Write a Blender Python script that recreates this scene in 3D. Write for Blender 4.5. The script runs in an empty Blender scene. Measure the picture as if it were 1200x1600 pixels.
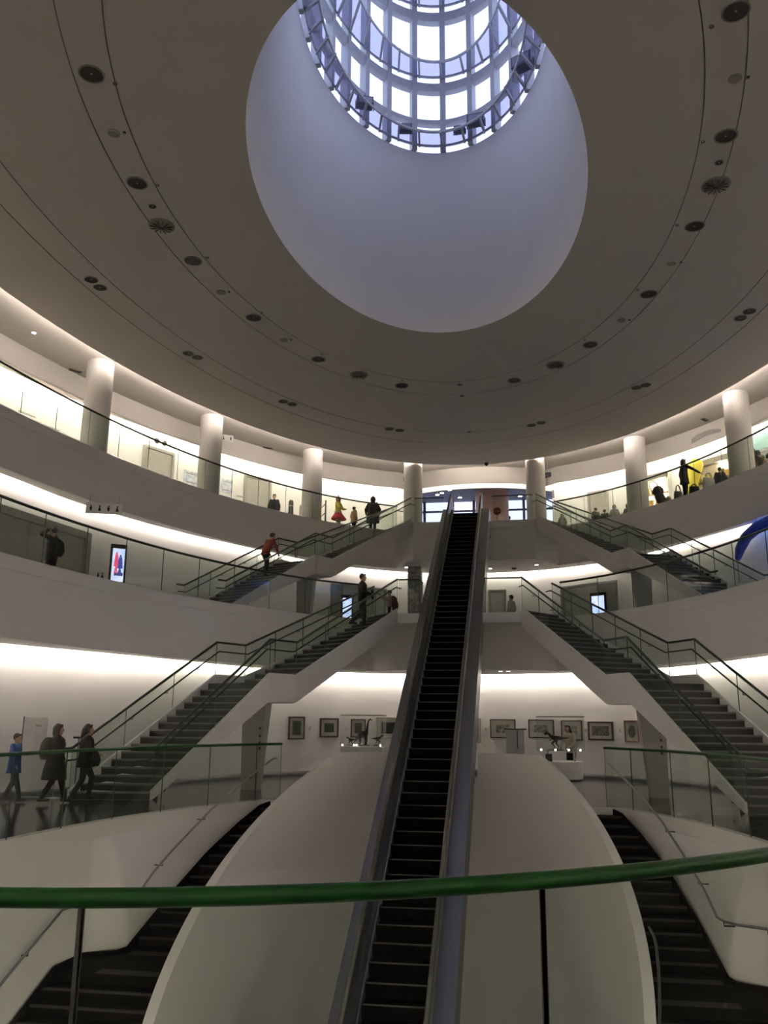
import bpy, bmesh, math, random
from mathutils import Vector, Matrix

random.seed(7)
S = bpy.context.scene
COL = S.collection
PI = math.pi

# ------------------------------------------------------------------ camera
CAM = Vector((1.891, 0.0, 1.657))
YAW, PITCH, ROLL, FPX = 0.158, 0.237, 0.008, 1359.55
def make_camera():
    cy, sy, cp, sp = math.cos(YAW), math.sin(YAW), math.cos(PITCH), math.sin(PITCH)
    R = Vector((cy, sy, 0)); F = Vector((-sy * cp, cy * cp, sp)); U = Vector((sy * sp, -cy * sp, cp))
    c, s = math.cos(ROLL), math.sin(ROLL)
    r = c * R + s * U; u = -s * R + c * U
    cam = bpy.data.cameras.new('camera'); o = bpy.data.objects.new('camera', cam); COL.objects.link(o)
    m = Matrix((r, u, -F)).transposed().to_4x4(); m.translation = CAM
    o.matrix_world = m
    cam.sensor_fit = 'VERTICAL'; cam.sensor_height = 32; cam.lens = FPX * 32 / 1600
    cam.clip_start = 0.05; cam.clip_end = 300
    S.camera = o
make_camera()

# ------------------------------------------------------------------ world, exposure
w = bpy.data.worlds.new('sky'); S.world = w; w.use_nodes = True
nt = w.node_tree; nt.nodes.clear()
out = nt.nodes.new('ShaderNodeOutputWorld'); bg = nt.nodes.new('ShaderNodeBackground')
bg.inputs[0].default_value = (0.60, 0.68, 1.0, 1); bg.inputs[1].default_value = 0.68
nt.links.new(bg.outputs[0], out.inputs[0])
S.view_settings.view_transform = 'Standard'; S.view_settings.look = 'None'
S.view_settings.gamma = 1.0; S.view_settings.use_curve_mapping = False
S.view_settings.exposure = 1.65
S.cycles.max_bounces = 10; S.cycles.diffuse_bounces = 6; S.cycles.glossy_bounces = 3
S.cycles.transmission_bounces = 6; S.cycles.transparent_max_bounces = 40
S.cycles.sample_clamp_indirect = 4.0
S.cycles.caustics_reflective = False; S.cycles.caustics_refractive = False
COVE1, COVE2, COVE3, COVEC = 108.0, 68.0, 62.0, 18.0      # emission of the hidden cove strips
WARM = (1.0, 0.885, 0.79)

# ------------------------------------------------------------------ materials (all procedural)
MATS = {}
def mat(name, col, rough=0.6, metal=0.0, var=0.06, scale=6.0, bump=0.0, coat=0.0, emit=None, estr=0.0, spec=None):
    if name in MATS: return MATS[name]
    m = bpy.data.materials.new(name); m.use_nodes = True
    n = m.node_tree; p = n.nodes['Principled BSDF']
    p.inputs['Roughness'].default_value = rough; p.inputs['Metallic'].default_value = metal
    if spec is not None: p.inputs['Specular IOR Level'].default_value = spec
    if coat: p.inputs['Coat Weight'].default_value = coat; p.inputs['Coat Roughness'].default_value = 0.1
    tc = n.nodes.new('ShaderNodeTexCoord'); nz = n.nodes.new('ShaderNodeTexNoise')
    nz.inputs['Scale'].default_value = scale; nz.inputs['Detail'].default_value = 3
    n.links.new(tc.outputs['Object'], nz.inputs['Vector'])
    rp = n.nodes.new('ShaderNodeValToRGB')
    c = Vector(col)
    rp.color_ramp.elements[0].position = 0.3; rp.color_ramp.elements[1].position = 0.7
    rp.color_ramp.elements[0].color = (*(c * (1 - var)), 1); rp.color_ramp.elements[1].color = (*[min(1, x) for x in (c * (1 + var))], 1)
    n.links.new(nz.outputs['Fac'], rp.inputs['Fac']); n.links.new(rp.outputs['Color'], p.inputs['Base Color'])
    if bump:
        b = n.nodes.new('ShaderNodeBump'); b.inputs['Strength'].default_value = bump; b.inputs['Distance'].default_value = 0.02
        n.links.new(nz.outputs['Fac'], b.inputs['Height']); n.links.new(b.outputs['Normal'], p.inputs['Normal'])
    if emit: p.inputs['Emission Color'].default_value = (*emit, 1); p.inputs['Emission Strength'].default_value = estr
    MATS[name] = m; return m
def emat(name, col, st):
    if name in MATS: return MATS[name]
    m = bpy.data.materials.new(name); m.use_nodes = True; n = m.node_tree; n.nodes.clear()
    o = n.nodes.new('ShaderNodeOutputMaterial'); e = n.nodes.new('ShaderNodeEmission')
    e.inputs[0].default_value = (*col, 1); e.inputs[1].default_value = st
    n.links.new(e.outputs[0], o.inputs[0]); MATS[name] = m; return m
def glass(name, tint, refl=0.9, base=0.045, haze=0.0, hazecol=(0.5, 0.55, 0.5)):
    """thin architectural glass: tinted transparency plus a fresnel reflection"""
    m = bpy.data.materials.new(name); m.use_nodes = True; n = m.node_tree; n.nodes.clear()
    o = n.nodes.new('ShaderNodeOutputMaterial'); t = n.nodes.new('ShaderNodeBsdfTransparent')
    t.inputs[0].default_value = (*tint, 1)
    g = n.nodes.new('ShaderNodeBsdfGlossy'); g.inputs['Roughness'].default_value = 0.02
    fr = n.nodes.new('ShaderNodeFresnel'); fr.inputs[0].default_value = 1.45
    ml = n.nodes.new('ShaderNodeMath'); ml.operation = 'MULTIPLY'; ml.inputs[1].default_value = refl
    ge = n.nodes.new('ShaderNodeNewGeometry'); iv = n.nodes.new('ShaderNodeMath'); iv.operation = 'SUBTRACT'; iv.inputs[0].default_value = 1.0
    n.links.new(ge.outputs['Backfacing'], iv.inputs[1]); m2 = n.nodes.new('ShaderNodeMath'); m2.operation = 'MULTIPLY'
    n.links.new(fr.outputs[0], m2.inputs[0]); n.links.new(iv.outputs[0], m2.inputs[1])   # a sheet reflects once, at the face towards the viewer
    n.links.new(m2.outputs[0], ml.inputs[0])
    mx = n.nodes.new('ShaderNodeMixShader'); n.links.new(ml.outputs[0], mx.inputs[0])
    last = t
    if haze:
        d = n.nodes.new('ShaderNodeBsdfDiffuse'); d.inputs[0].default_value = (*hazecol, 1)
        mh = n.nodes.new('ShaderNodeMixShader'); mh.inputs[0].default_value = haze
        n.links.new(t.outputs[0], mh.inputs[1]); n.links.new(d.outputs[0], mh.inputs[2]); last = mh
    n.links.new(last.outputs[0], mx.inputs[1]); n.links.new(g.outputs[0], mx.inputs[2])
    n.links.new(mx.outputs[0], o.inputs[0]); MATS[name] = m; return m
def artmat(name, c0, c1, scale=14, c2=None):
    if name in MATS: return MATS[name]
    m = bpy.data.materials.new(name); m.use_nodes = True; n = m.node_tree; p = n.nodes['Principled BSDF']
    p.inputs['Roughness'].default_value = 0.5
    tc = n.nodes.new('ShaderNodeTexCoord'); nz = n.nodes.new('ShaderNodeTexNoise'); nz.inputs['Scale'].default_value = scale
    nz.inputs['Detail'].default_value = 6; n.links.new(tc.outputs['Object'], nz.inputs['Vector'])
    rp = n.nodes.new('ShaderNodeValToRGB'); e = rp.color_ramp.elements
    e[0].position = 0.35; e[1].position = 0.62; e[0].color = (*c0, 1); e[1].color = (*c1, 1)
    if c2: x = e.new(0.5); x.color = (*c2, 1)
    n.links.new(nz.outputs['Fac'], rp.inputs['Fac']); n.links.new(rp.outputs['Color'], p.inputs['Base Color'])
    MATS[name] = m; return m

PLASTER = mat('white_plaster', (0.82, 0.80, 0.775), 0.75, var=0.015, scale=1.2)
CEILP = mat('ceiling_paint', (0.67, 0.645, 0.605), 0.85, var=0.015, scale=0.8)
GROOVE = mat('ceiling_joint', (0.30, 0.28, 0.26), 0.9)
FLOORM = mat('polished_dark_floor', (0.085, 0.085, 0.08), 0.12, var=0.12, scale=0.7, spec=0.6)
CARPET = mat('grey_floor', (0.30, 0.29, 0.27), 0.6)
BASEB = mat('dark_baseboard', (0.035, 0.035, 0.035), 0.4)
STEPD = mat('dark_stair_carpet', (0.040, 0.040, 0.038), 0.8, var=0.25, scale=60)
STEPB = mat('black_stair_tread', (0.008, 0.007, 0.007), 0.9, spec=0.15, var=0.3, scale=60)
NOSE = mat('grey_nosing', (0.20, 0.20, 0.19), 0.5)
NOSEB = mat('dark_nosing', (0.045, 0.042, 0.04), 0.7, spec=0.2)
GREEN = mat('dark_green_paint', (0.006, 0.050, 0.008), 0.3, var=0.0, scale=3, spec=0.22)
RAILD = mat('dark_rail', (0.02, 0.035, 0.02), 0.3, var=0.1, scale=3)
STEEL = mat('brushed_steel', (0.38, 0.38, 0.38), 0.42, metal=1.0, var=0.05, scale=40)
STEELD = mat('dark_steel', (0.16, 0.16, 0.16), 0.35, metal=0.9, var=0.08, scale=30)
RUBBER = mat('dark_rubber', (0.06, 0.058, 0.054), 0.38)
LAV = mat('white_painted_steel', (0.46, 0.46, 0.48), 0.55)
EDGE = mat('glass_edge', (0.05, 0.075, 0.06), 0.3)
BLACKM = mat('black_plastic', (0.015, 0.015, 0.016), 0.4)
WHITEM = mat('white_lacquer', (0.72, 0.72, 0.71), 0.35)
GLASS = glass('railing_glass', (0.895, 0.925, 0.895))
PANE = glass('window_glass', (0.97, 0.98, 1.0), refl=0.6)
CASEG = glass('case_glass', (0.97, 0.975, 0.97), refl=0.7)
GRATE = glass('catwalk_grating', (0.80, 0.79, 0.88), refl=0.05, haze=0.15, hazecol=(0.45, 0.45, 0.5))

# ------------------------------------------------------------------ mesh helpers
def link(name, me, m, parent=None, smooth=False):
    o = bpy.data.objects.new(name, me); COL.objects.link(o)
    if m:
        for x in (m if isinstance(m, (list, tuple)) else [m]): me.materials.append(x)
    if parent: o.parent = parent
    if smooth:
        for p in me.polygons: p.use_smooth = True
    return o
def mesh(name, V, F, m, parent=None, smooth=False, mi=None):
    me = bpy.data.meshes.new(name); me.from_pydata([tuple(v) for v in V], [], F); me.update()
    if mi:
        for p, i in zip(me.polygons, mi): p.material_index = i
    return link(name, me, m, parent, smooth)
def empty(name, loc, rz=0.0):
    o = bpy.data.objects.new(name, None); COL.objects.link(o); o.location = loc; o.rotation_euler = (0, 0, rz)
    o.empty_display_size = 0.1; return o
def tag(o, label=None, cat=None, group=None):
    if label: o['label'] = label
    if cat: o['category'] = cat
    if group: o['group'] = group
    return o
def struct(o): o['kind'] = 'structure'; return o
class MB:
    """collects simple solids and links them as one mesh"""
    def __init__(s): s.V = []; s.F = []; s.M = []
    def add(s, V, F, mi=0):
        b = len(s.V); s.V += [Vector(v) for v in V]; s.F += [[i + b for i in f] for f in F]; s.M += [mi] * len(F); return s
    def hexa(s, P, mi=0):   # 8 points: bottom loop 0-3, top loop 4-7
        return s.add(P, [(3, 2, 1, 0), (4, 5, 6, 7), (0, 1, 5, 4), (1, 2, 6, 5), (2, 3, 7, 6), (3, 0, 4, 7)], mi)
    def box(s, c, d, mi=0, rz=0.0):
        x, y, z = d[0] / 2, d[1] / 2, d[2] / 2; cr, sr = math.cos(rz), math.sin(rz)
        P = []
        for dz in (-z, z):
            for a, b in ((-x, -y), (x, -y), (x, y), (-x, y)):
                P.append((c[0] + a * cr - b * sr, c[1] + a * sr + b * cr, c[2] + dz))
        return s.hexa(P, mi)
    def tube(s, pts, r, n=8, mi=0, caps=True, closed=False):
        pts = [Vector(p) for p in pts]; k = len(pts); rs = r if isinstance(r, (list, tuple)) else [r] * k
        rings = []
        up = Vector((0, 0, 1))
        for i, p in enumerate(pts):
            if closed: t = pts[(i + 1) % k] - pts[i - 1]
            else: t = pts[min(i + 1, k - 1)] - pts[max(i - 1, 0)]
            t.normalize()
            a = t.cross(up)
            if a.length < 1e-3: a = t.cross(Vector((1, 0, 0)))
            a.normalize(); b = a.cross(t)
            # mitre
            rings.append([p + (a * math.cos(q) + b * math.sin(q)) * rs[i] for q in [2 * PI * j / n for j in range(n)]])
        V = [v for rg in rings for v in rg]; F = []
        for i in range(k if closed else k - 1):
            i2 = (i + 1) % k
            for j in range(n): F.append((i * n + j, i * n + (j + 1) % n, i2 * n + (j + 1) % n, i2 * n + j))
        if caps and not closed: F.append(tuple(range(n))[::-1]); F.append(tuple((k - 1) * n + j for j in range(n)))
        return s.add(V, F, mi)
    def lathe(s, prof, n=24, c=(0, 0, 0), mi=0, cap=True):   # prof: (r, z)
        V = [(c[0] + r * math.cos(2 * PI * j / n), c[1] + r * math.sin(2 * PI * j / n), c[2] + z) for r, z in prof for j in range(n)]
        F = []
        for i in range(len(prof) - 1):
            for j in range(n): F.append((i * n + j, i * n + (j + 1) % n, (i + 1) * n + (j + 1) % n, (i + 1) * n + j))
        if cap: F.append(tuple(range(n))[::-1]); F.append(tuple((len(prof) - 1) * n + j for j in range(n)))
        return s.add(V, F, mi)
    def sphere(s, c, r, mi=0, nu=12, nv=8):
        rx, ry, rz = r if isinstance(r, (list, tuple)) else (r, r, r)
        V = [(c[0], c[1], c[2] - rz)]; F = []
        for i in range(1, nv):
            a = -PI / 2 + PI * i / nv
            for j in range(nu):
                b = 2 * PI * j / nu; V.append((c[0] + rx * math.cos(a) * math.cos(b), c[1] + ry * math.cos(a) * math.sin(b), c[2] + rz * math.sin(a)))
        V.append((c[0], c[1], c[2] + rz)); L = len(V) - 1
        for j in range(nu): F.append((0, 1 + (j + 1) % nu, 1 + j)); F.append((L, L - nu + j, L - nu + (j + 1) % nu))
        for i in range(nv - 2):
            for j in range(nu): F.append((1 + i * nu + j, 1 + i * nu + (j + 1) % nu, 1 + (i + 1) * nu + (j + 1) % nu, 1 + (i + 1) * nu + j))
        return s.add(V, F, mi)
    def build(s, name, m, parent=None, smooth=False):
        return mesh(name, s.V, s.F, m, parent, smooth, s.M)

# ------------------------------------------------------------------ plan curves: r(theta) about (0,15), theta from +Y towards +X
O = Vector((0.0, 15.0))
def ell_r(cy, a, b, cx=0.0):
    def f(t):
        dx, dy = math.sin(t), math.cos(t); ox, oy = O.x - cx, O.y - cy
        A = dx * dx / a / a + dy * dy / b / b; B = ox * dx / a / a + oy * dy / b / b; Cc = ox * ox / a / a + oy * oy / b / b - 1
        return (-B + math.sqrt(max(B * B - A * Cc, 0))) / A
    return f
def poly_r(pts):
    """closed mirrored plan from right-hand points, smooth in polar form"""
    pl = sorted((math.atan2(x, y - O.y), math.hypot(x, y - O.y)) for x, y in pts)
    full = [(-t, r) for t, r in pl[::-1] if t > 1e-4] + pl
    full = [(t, r) for t, r in full if abs(t) < PI - 1e-4]
    T = [t for t, r in full]; Rr = [r for t, r in full]
    last = [r for t, r in pl if t > PI - 1e-4]
    if last: T = [-PI] + T + [PI]; Rr = [last[0]] + Rr + [last[0]]
    n = len(T)
    def f(t):
        t = (t + PI) % (2 * PI) - PI
        i = 0
        while i < n - 2 and T[i + 1] < t: i += 1
        u = (t - T[i]) / (T[i + 1] - T[i])
        def slope(j):
            j0, j1 = max(j - 1, 0), min(j + 1, n - 1)
            if j == 0 or j == n - 1: return 0.0
            return (Rr[j1] - Rr[j0]) / (T[j1] - T[j0])
        h = T[i + 1] - T[i]; m0, m1 = slope(i) * h, slope(i + 1) * h
        return (2 * u**3 - 3 * u**2 + 1) * Rr[i] + (u**3 - 2 * u**2 + u) * m0 + (-2 * u**3 + 3 * u**2) * Rr[i + 1] + (u**3 - u**2) * m1
    return f
def chord(base, segs):
    """where a polyline (x>=0, mirrored) lies inside the base curve, follow it"""
    def f(t):
        t = (t + PI) % (2 * PI) - PI
        dx, dy = abs(math.sin(t)), math.cos(t)
        for (x0, y0), (x1, y1) in zip(segs[:-1], segs[1:]):
            ex, ey = x1 - x0, y1 - y0; den = dx * ey - dy * ex
            if abs(den) < 1e-9: continue
            px, py = x0 - O.x, y0 - O.y
            k = (px * ey - py * ex) / den; u = (px * dy - py * dx) / den
            if k > 0 and -1e-6 <= u <= 1 + 1e-6: return k
        return base(t)
    return f
def P2(f, t, off=0.0): r = f(t) + off; return Vector((O.x + r * math.sin(t), O.y + r * math.cos(t)))
N = 288
TH = [-PI + 2 * PI * i / N for i in range(N)]
def surf(rows, name, m, flip=False, ths=None, smooth=True, closed=True, parent=None, mi=None):
    """rows: list of (curve, z or z(t), offset); a lofted skin between consecutive rows"""
    ths = ths or TH; n = len(ths); V = []
    for f, z, off in rows:
        for t in ths:
            p = P2(f, t, off); V.append((p.x, p.y, z(t) if callable(z) else z))
    F = []; M = []
    for i in range(len(rows) - 1):
        for j in range(n if closed else n - 1):
            q = (i * n + j, i * n + (j + 1) % n, (i + 1) * n + (j + 1) % n, (i + 1) * n + j)
            F.append(q[::-1] if flip else q); M.append(mi[i] if mi else 0)
    return mesh(name, V, F, m, parent, smooth, M)
def split_smooth(o, ang=35):
    """sharp creases kept by splitting edges"""
    bm = bmesh.new(); bm.from_mesh(o.data)
    es = [e for e in bm.edges if len(e.link_faces) == 2 and e.calc_face_angle(0) > math.radians(ang)]
    bmesh.ops.split_edges(bm, edges=es); bm.to_mesh(o.data); bm.free(); return o

H2, H3, HC = 4.927, 9.854, 12.777
SO1, SO2 = 3.259, 8.19          # soffits above the two lower galleries
ZA, ZP = 13.0, 12.24            # high gallery ceiling, pelmet bottom
L1 = ell_r(12.231, 5.511, 9.821)
L2 = ell_r(12.843, 8.571, 16.31)
L3 = ell_r(14.833, 12.029, 23.252)
CE = ell_r(15.464, 11.685, 21.687)
HOLE = ell_r(17.1, 3.54, 6.44)
WELL = ell_r(14.5, 3.42, 6.22)
W1 = poly_r([(0, 30.5), (0.9, 30.4), (2, 30.15), (3.9, 29.25), (4.7, 28.55), (5.8, 27.25), (7.5, 23.1), (8.4, 20.5), (9.45, 17.75),
             (10.3, 14.5), (10.6, 10), (10.3, 5), (9.4, 1), (7.5, -2.5), (4.5, -4.6), (0, -5.4)])
W2 = poly_r([(0, 38.95), (1.2, 38.9), (3.1, 38.35), (5.5, 36.75), (6.6, 35.4), (8.45, 32.2), (9.8, 29.7), (10.85, 27.2), (11.7, 24.5),
             (12.2, 21.1), (12.7, 16), (12.6, 10), (12, 5), (10.6, 0), (8.5, -4), (5, -7.3), (0, -8.8)])
PEL0 = ell_r(15.464, 11.685 + 2.3, 21.687 + 2.3)
ARCH = [(x, 38.25 + 0.085 * x * x) for x in [0.0, 0.5, 1.0, 1.5, 2.0, 2.5, 3.0, 3.3]] + [(3.45, 39.35)]
PEL = chord(PEL0, ARCH)
W3 = ell_r(15.464, 11.685 + 4.6, 21.687 + 4.6)
L2S = chord(L2, [(0, 26.6), (1.92, 26.6), (2.85, 27.9), (3.15, 28.12)])          # slab edge with the landing
L2F = chord(L2, [(0, 27.55), (2.2, 27.55), (3.0, 28.22)])                          # recessed fascia under it
L3S = chord(L3, [(0, 35.6), (2.62, 35.5), (3.35, 36.7), (3.45, 37.2)])

# ================================================================== STRUCTURE
def fth(x, y): return math.atan2(x, y - O.y)
# --- lowest visible floor (street level below) and the well
def disc(name, f, z, m, off=0.0, n=96):
    V = [(*P2(f, -PI + 2 * PI * i / n, off), z) for i in range(n)] + [(O.x, O.y, z)]
    return mesh(name, V, [((i + 1) % n, i, n)[::-1] for i in range(n)], m)
Z0 = -4.9
struct(disc('floor', W1, Z0, FLOORM, 0.2))
# --- main floor (level of the camera)
L1B = chord(L1, [(0, 20.87), (0.8, 20.7), (1.6, 20.2), (2.42, 19.2), (3.88, 19.2)])
ND = 720
THD = [-PI + 2 * PI * i / ND for i in range(ND)]
fl1 = struct(split_smooth(surf([(L1B, -0.30, 0.0), (L1B, 0.0, 0.0), (W1, 0.0, 0.0)], 'floor', [FLOORM, PLASTER], flip=False, ths=THD, smooth=False, mi=[1, 0])))
def stairw_off(t):   # the wall of the stair well leans inwards beside the stairs
    p = P2(L1, t)
    if p.y > 15.1: return 0.45
    if p.y < 14.6: return 0.02
    return 0.02 + 0.43 * (p.y - 14.6) / 0.5
lowrows = [(L1, -0.30, 0.0), ((lambda t: L1(t) - stairw_off(t) * 0.5), -1.0, 0.0), ((lambda t: L1(t) - stairw_off(t)), -2.0, 0.0), ((lambda t: L1(t) - stairw_off(t)), Z0, 0.0)]
def arc_ths(t0, t1, n): return [t0 + (t1 - t0) * i / n for i in range(n + 1)]
tA = fth(3.88, 19.2)
struct(surf(lowrows, 'wall_stairwell', PLASTER, flip=True, ths=arc_ths(tA, fth(4.75, 7.2), 130), closed=False))
struct(surf(lowrows, 'wall_stairwell_left', PLASTER, flip=True, ths=arc_ths(2 * PI - fth(4.75, 7.2), 2 * PI - tA, 130), closed=False))
# wall closing the stair openings under the main floor
mb = MB()
for s in (-1, 1): mb.hexa([(s * 2.45, 19.22, Z0), (s * 3.95, 19.22, Z0), (s * 3.95, 19.4, Z0), (s * 2.45, 19.4, Z0), (s * 2.45, 19.22, -0.01), (s * 3.95, 19.22, -0.01), (s * 3.95, 19.4, -0.01), (s * 2.45, 19.4, -0.01)])
struct(mb.build('wall_under', PLASTER))
FILLM = emat('added_fill_lamp', (1.0, 0.88, 0.76), 75.0)  # unseen lamps added under the main floor to brighten the well walls
for i, (x, y) in enumerate([(-6.6, 3.5), (-3.2, 0.6), (0.2, -0.4), (3.6, 0.6), (7.0, 3.5)]):
    t = empty('added_fill_lamp', (x, y, -0.04)); tag(t, '%s round unseen fill lamp from the left, added below the main floor' % ['first', 'second', 'third', 'fourth', 'fifth'][i], 'light', 'added fill lamps below')
    mb = MB(); mb.lathe([(0.62, 0.0), (0.62, -0.08), (0.56, -0.09)], 28, cap=False); mb.build('rim', PLASTER, t)
    mb = MB(); mb.lathe([(0.56, -0.085), (0.01, -0.09)], 28, cap=False); mb.build('diffuser', FILLM, t)
# --- the white oval wall round the escalator well, its rim falling with the stairs
def well_top(t):
    p = P2(WELL, t)
    z = 1.0 if p.y > 19.35 else 1.0 - 0.5 * (19.35 - p.y)
    if p.y > 14 and -1.22 < p.x < 0.80: z = min(z, 0.30)
    return max(z, -4.2)
NW = 720; THW = [-PI + 2 * PI * i / NW for i in range(NW)]
struct(split_smooth(surf([(WELL, Z0, 0.0), (WELL, well_top, 0.0), (WELL, well_top, 0.16), (WELL, Z0, 0.16)], 'wall_well', PLASTER, flip=True, ths=THW)))
# --- outer walls of the three galleries, with a light slot above each of the lower two
SL = 0.15
struct(surf([(W1, Z0 - 0.05, 0.0), (W1, SO1 + 0.5, 0.0)], 'wall_gallery', PLASTER, flip=True))
struct(surf([(W1, 0.0, -0.015), (W1, 0.13, -0.015), (W1, 0.13, 0.0)], 'baseboard_gallery', BASEB, flip=True))
struct(surf([(W2, H2, 0.0), (W2, SO2 + 0.5, 0.0)], 'wall_upper', PLASTER, flip=True))
# --- slabs: floor + fascia + soffit + slot
def slab(nm, edge, edgef, zt, zs, wb, wt, thick):
    """zt floor level, zs soffit level, wb wall below (soffit runs to it), wt wall above (floor runs to it)"""
    rows = [(edge, zt - thick, 0.0), (edge, zt, 0.0), (wt, zt, 0.0)]
    o = struct(split_smooth(surf(rows, 'floor', [PLASTER, CARPET], ths=THD, mi=[0, 1])))
    o2 = struct(split_smooth(surf([(edge, zt - thick, 0.0), (edgef, zt - thick, 0.02), (edgef, zs, 0.02), (wb, zs, -SL), (wb, zs + 0.32, -SL), (wb, zs + 0.5, -SL), (wb, zs + 0.5, 0.05)], 'trim_' + nm, PLASTER, flip=True, ths=THD)))
slab('1', L2S, L2F, H2, SO1, W1, W2, 0.30)
slab('2', L3S, L3S, H3, SO2, W2, W3, 0.30)
def cove(name, f, z, off, m, label, t0=None, t1=None, hgt=0.05, n=180):
    ths = TH if t0 is None else arc_ths(t0, t1, n)
    o = surf([(f, z, off), (f, z + hgt, off), (f, z + hgt, off + 0.012), (f, z, off + 0.012)], name, m, flip=True, ths=ths, closed=t0 is None)
    return tag(o, label, 'light')
COVEM1 = emat('cove_lamp_low', WARM, COVE1); COVEM2 = emat('cove_lamp_mid', WARM, COVE2)
COVEM3 = emat('cove_lamp_high', (1.0, 0.87, 0.74), COVE3); COVEMC = emat('cove_lamp_ceiling', (1.0, 0.86, 0.76), COVEC)
COVEB = emat('cove_lamp_blue', (0.05, 0.25, 1.0), COVE2 * 0.9)
cove('cove_light', W1, SO1 + 0.16, -SL + 0.01, COVEM1, 'warm strip light in the slot above the lowest gallery wall with the pictures')
tb = fth(9.75, 29.8); tb2 = fth(12.4, 19.0)
cove('cove_light', W2, SO2 + 0.16, -SL + 0.01, COVEM2, 'warm strip light in the slot above the middle gallery wall', tb2 + 0.02, tb - 0.01 + 2 * PI)
cove('cove_light', W2, SO2 + 0.16, -SL + 0.01, COVEB, 'blue stretch of strip light over the hanging blue sculpture', tb, tb2, n=30)

# --- main ceiling with four fine joints, raised gallery ceiling, pelmet
HS = lambda k: (lambda t: ell_r(17.1, 3.54 * k, 6.44 * k)(t))
g = 0.012
rows = [(HOLE, HC, 0.0)]; mi = []
for k in (1.597, 1.781, 2.416, 2.634):
    f = ell_r(17.1, 3.54 * k, 6.44 * k)
    rows += [(f, HC, -g), (f, HC + 0.02, -g), (f, HC + 0.02, g), (f, HC, g)]; mi += [0, 1, 1, 1]
rows += [(CE, HC, 0.0), (CE, HC + 0.07, 0.0), (CE, HC + 0.07, -0.9)]; mi += [0, 0, 0]
struct(split_smooth(surf(rows, 'ceiling', [CEILP, GROOVE], flip=True, mi=mi)))
cove('cove_light', CE, HC + 0.075, -0.035, COVEMC, 'warm strip light hidden behind the rim of the main ceiling', hgt=0.04)
struct(split_smooth(surf([(CE, HC + 0.07, -0.9), (CE, ZA + 0.12, -0.8), (CE, ZA + 0.12, 0.0), (CE, ZA, 0.25), (PEL, ZA, 0.0), (PEL, ZP, 0.0), (PEL, ZP, 0.10), (PEL, ZA + 0.02, 0.10), (W3, ZA + 0.02, -0.34), (W3, ZA + 0.4, -0.34), (W3, ZA + 0.4, 0.1)], 'ceiling', CEILP, flip=True)))
tl = 0.1335
struct(surf([(W3, H3, 0.0), (W3, ZA + 0.45, 0.0)], 'wall_top', PLASTER, flip=True, ths=arc_ths(tl, 2 * PI - tl, 280), closed=False))
cove('cove_light', W3, ZA + 0.12, -0.33, COVEM3, 'warm strip light in the slot above the top gallery wall')
cove('cove_light', PEL, ZP + 0.30, 0.112, emat('cove_lamp_pelmet', (1.0, 0.88, 0.75), 20.0), 'warm strip light on the back of the pelmet of the top gallery')
# --- escalator lobby behind the top gallery: bulkhead, side walls, dark ceiling, floor, glazing
LOBC = mat('dark_lobby_ceiling', (0.11, 0.11, 0.14), 0.7)
BW = [(x, 38.75 + 0.085 * x * x) for x in (-3.45, -3, -2.5, -2, -1.5, -1, -0.5, 0, 0.5, 1, 1.5, 2, 2.5, 3, 3.45)]
V = []; F = []
for x, y in BW: V += [(x, y, ZP - 0.10), (x, y, ZP + 0.5), (x, y + 0.1, ZP - 0.10)]
for i in range(len(BW) - 1):
    a, b = 3 * i, 3 * i + 3; F += [(a, b, b + 1, a + 1), (b, a, a + 2, b + 2)]
struct(mesh('wall_bulkhead', V, F, PLASTER, smooth=False))
YG, ZL = 43.0, 12.6
mb = MB(); mb.box((0, 40.0, ZL + 0.1), (6.8, 2.3, 0.2)); mb.box((0, 42.12, ZL + 0.1), (11.6, 1.94, 0.2)); struct(mb.build('ceiling', LOBC))
for s_, nm in ((-1, 'lobby_cheek_left'), (1, 'lobby_cheek_right')):
    mb = MB(); mb.hexa([(s_ * 3.42, 39.6, ZP - 0.1), (s_ * 3.52, 39.6, ZP - 0.1), (s_ * 3.62, 41.3, ZP - 0.1), (s_ * 3.5, 41.3, ZP - 0.1), (s_ * 3.42, 39.6, ZA), (s_ * 3.52, 39.6, ZA), (s_ * 3.62, 41.3, ZA), (s_ * 3.5, 41.3, ZA)]); struct(mb.build('wall_' + nm, PLASTER))
mb = MB(); mb.box((0, 42.2, H3 - 0.155), (13, 5.0, 0.3)); struct(mb.build('floor', CARPET))
for s, nm in ((-1, 'lobby_left'), (1, 'lobby_right')):
    mb = MB(); mb.hexa([(s * 3.5, 41.0, H3), (s * 3.75, 41.0, H3), (s * 6.0, YG + 0.5, H3), (s * 5.7, YG + 0.5, H3), (s * 3.5, 41.0, ZL + 0.5), (s * 3.75, 41.0, ZL + 0.5), (s * 6.0, YG + 0.5, ZL + 0.1), (s * 5.7, YG + 0.5, ZL + 0.1)])
    struct(mb.build('wall_' + nm, PLASTER))
MULL = mat('grey_mullion', (0.10, 0.10, 0.14), 0.5)
win = struct(tag(empty('window_1', (0, YG, H3))))
def child_box(name, c, dm, m, parent, rz=0.0):
    mb = MB(); mb.box(c, dm, rz=rz); return mb.build(name, m, parent)
xs = [-5.4, -4.1, -2.86, -1.6, -0.35, 0.9, 2.15, 3.2, 4.45, 5.7]
for x in xs: child_box('mullion', (x, 0, 1.375), (0.13, 0.14, 2.75), MULL, win)
for z in (0.05, 1.1, 2.24): child_box('transom', (0, 0.0, z), (11.4, 0.10, 0.09), MULL, win)
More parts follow.
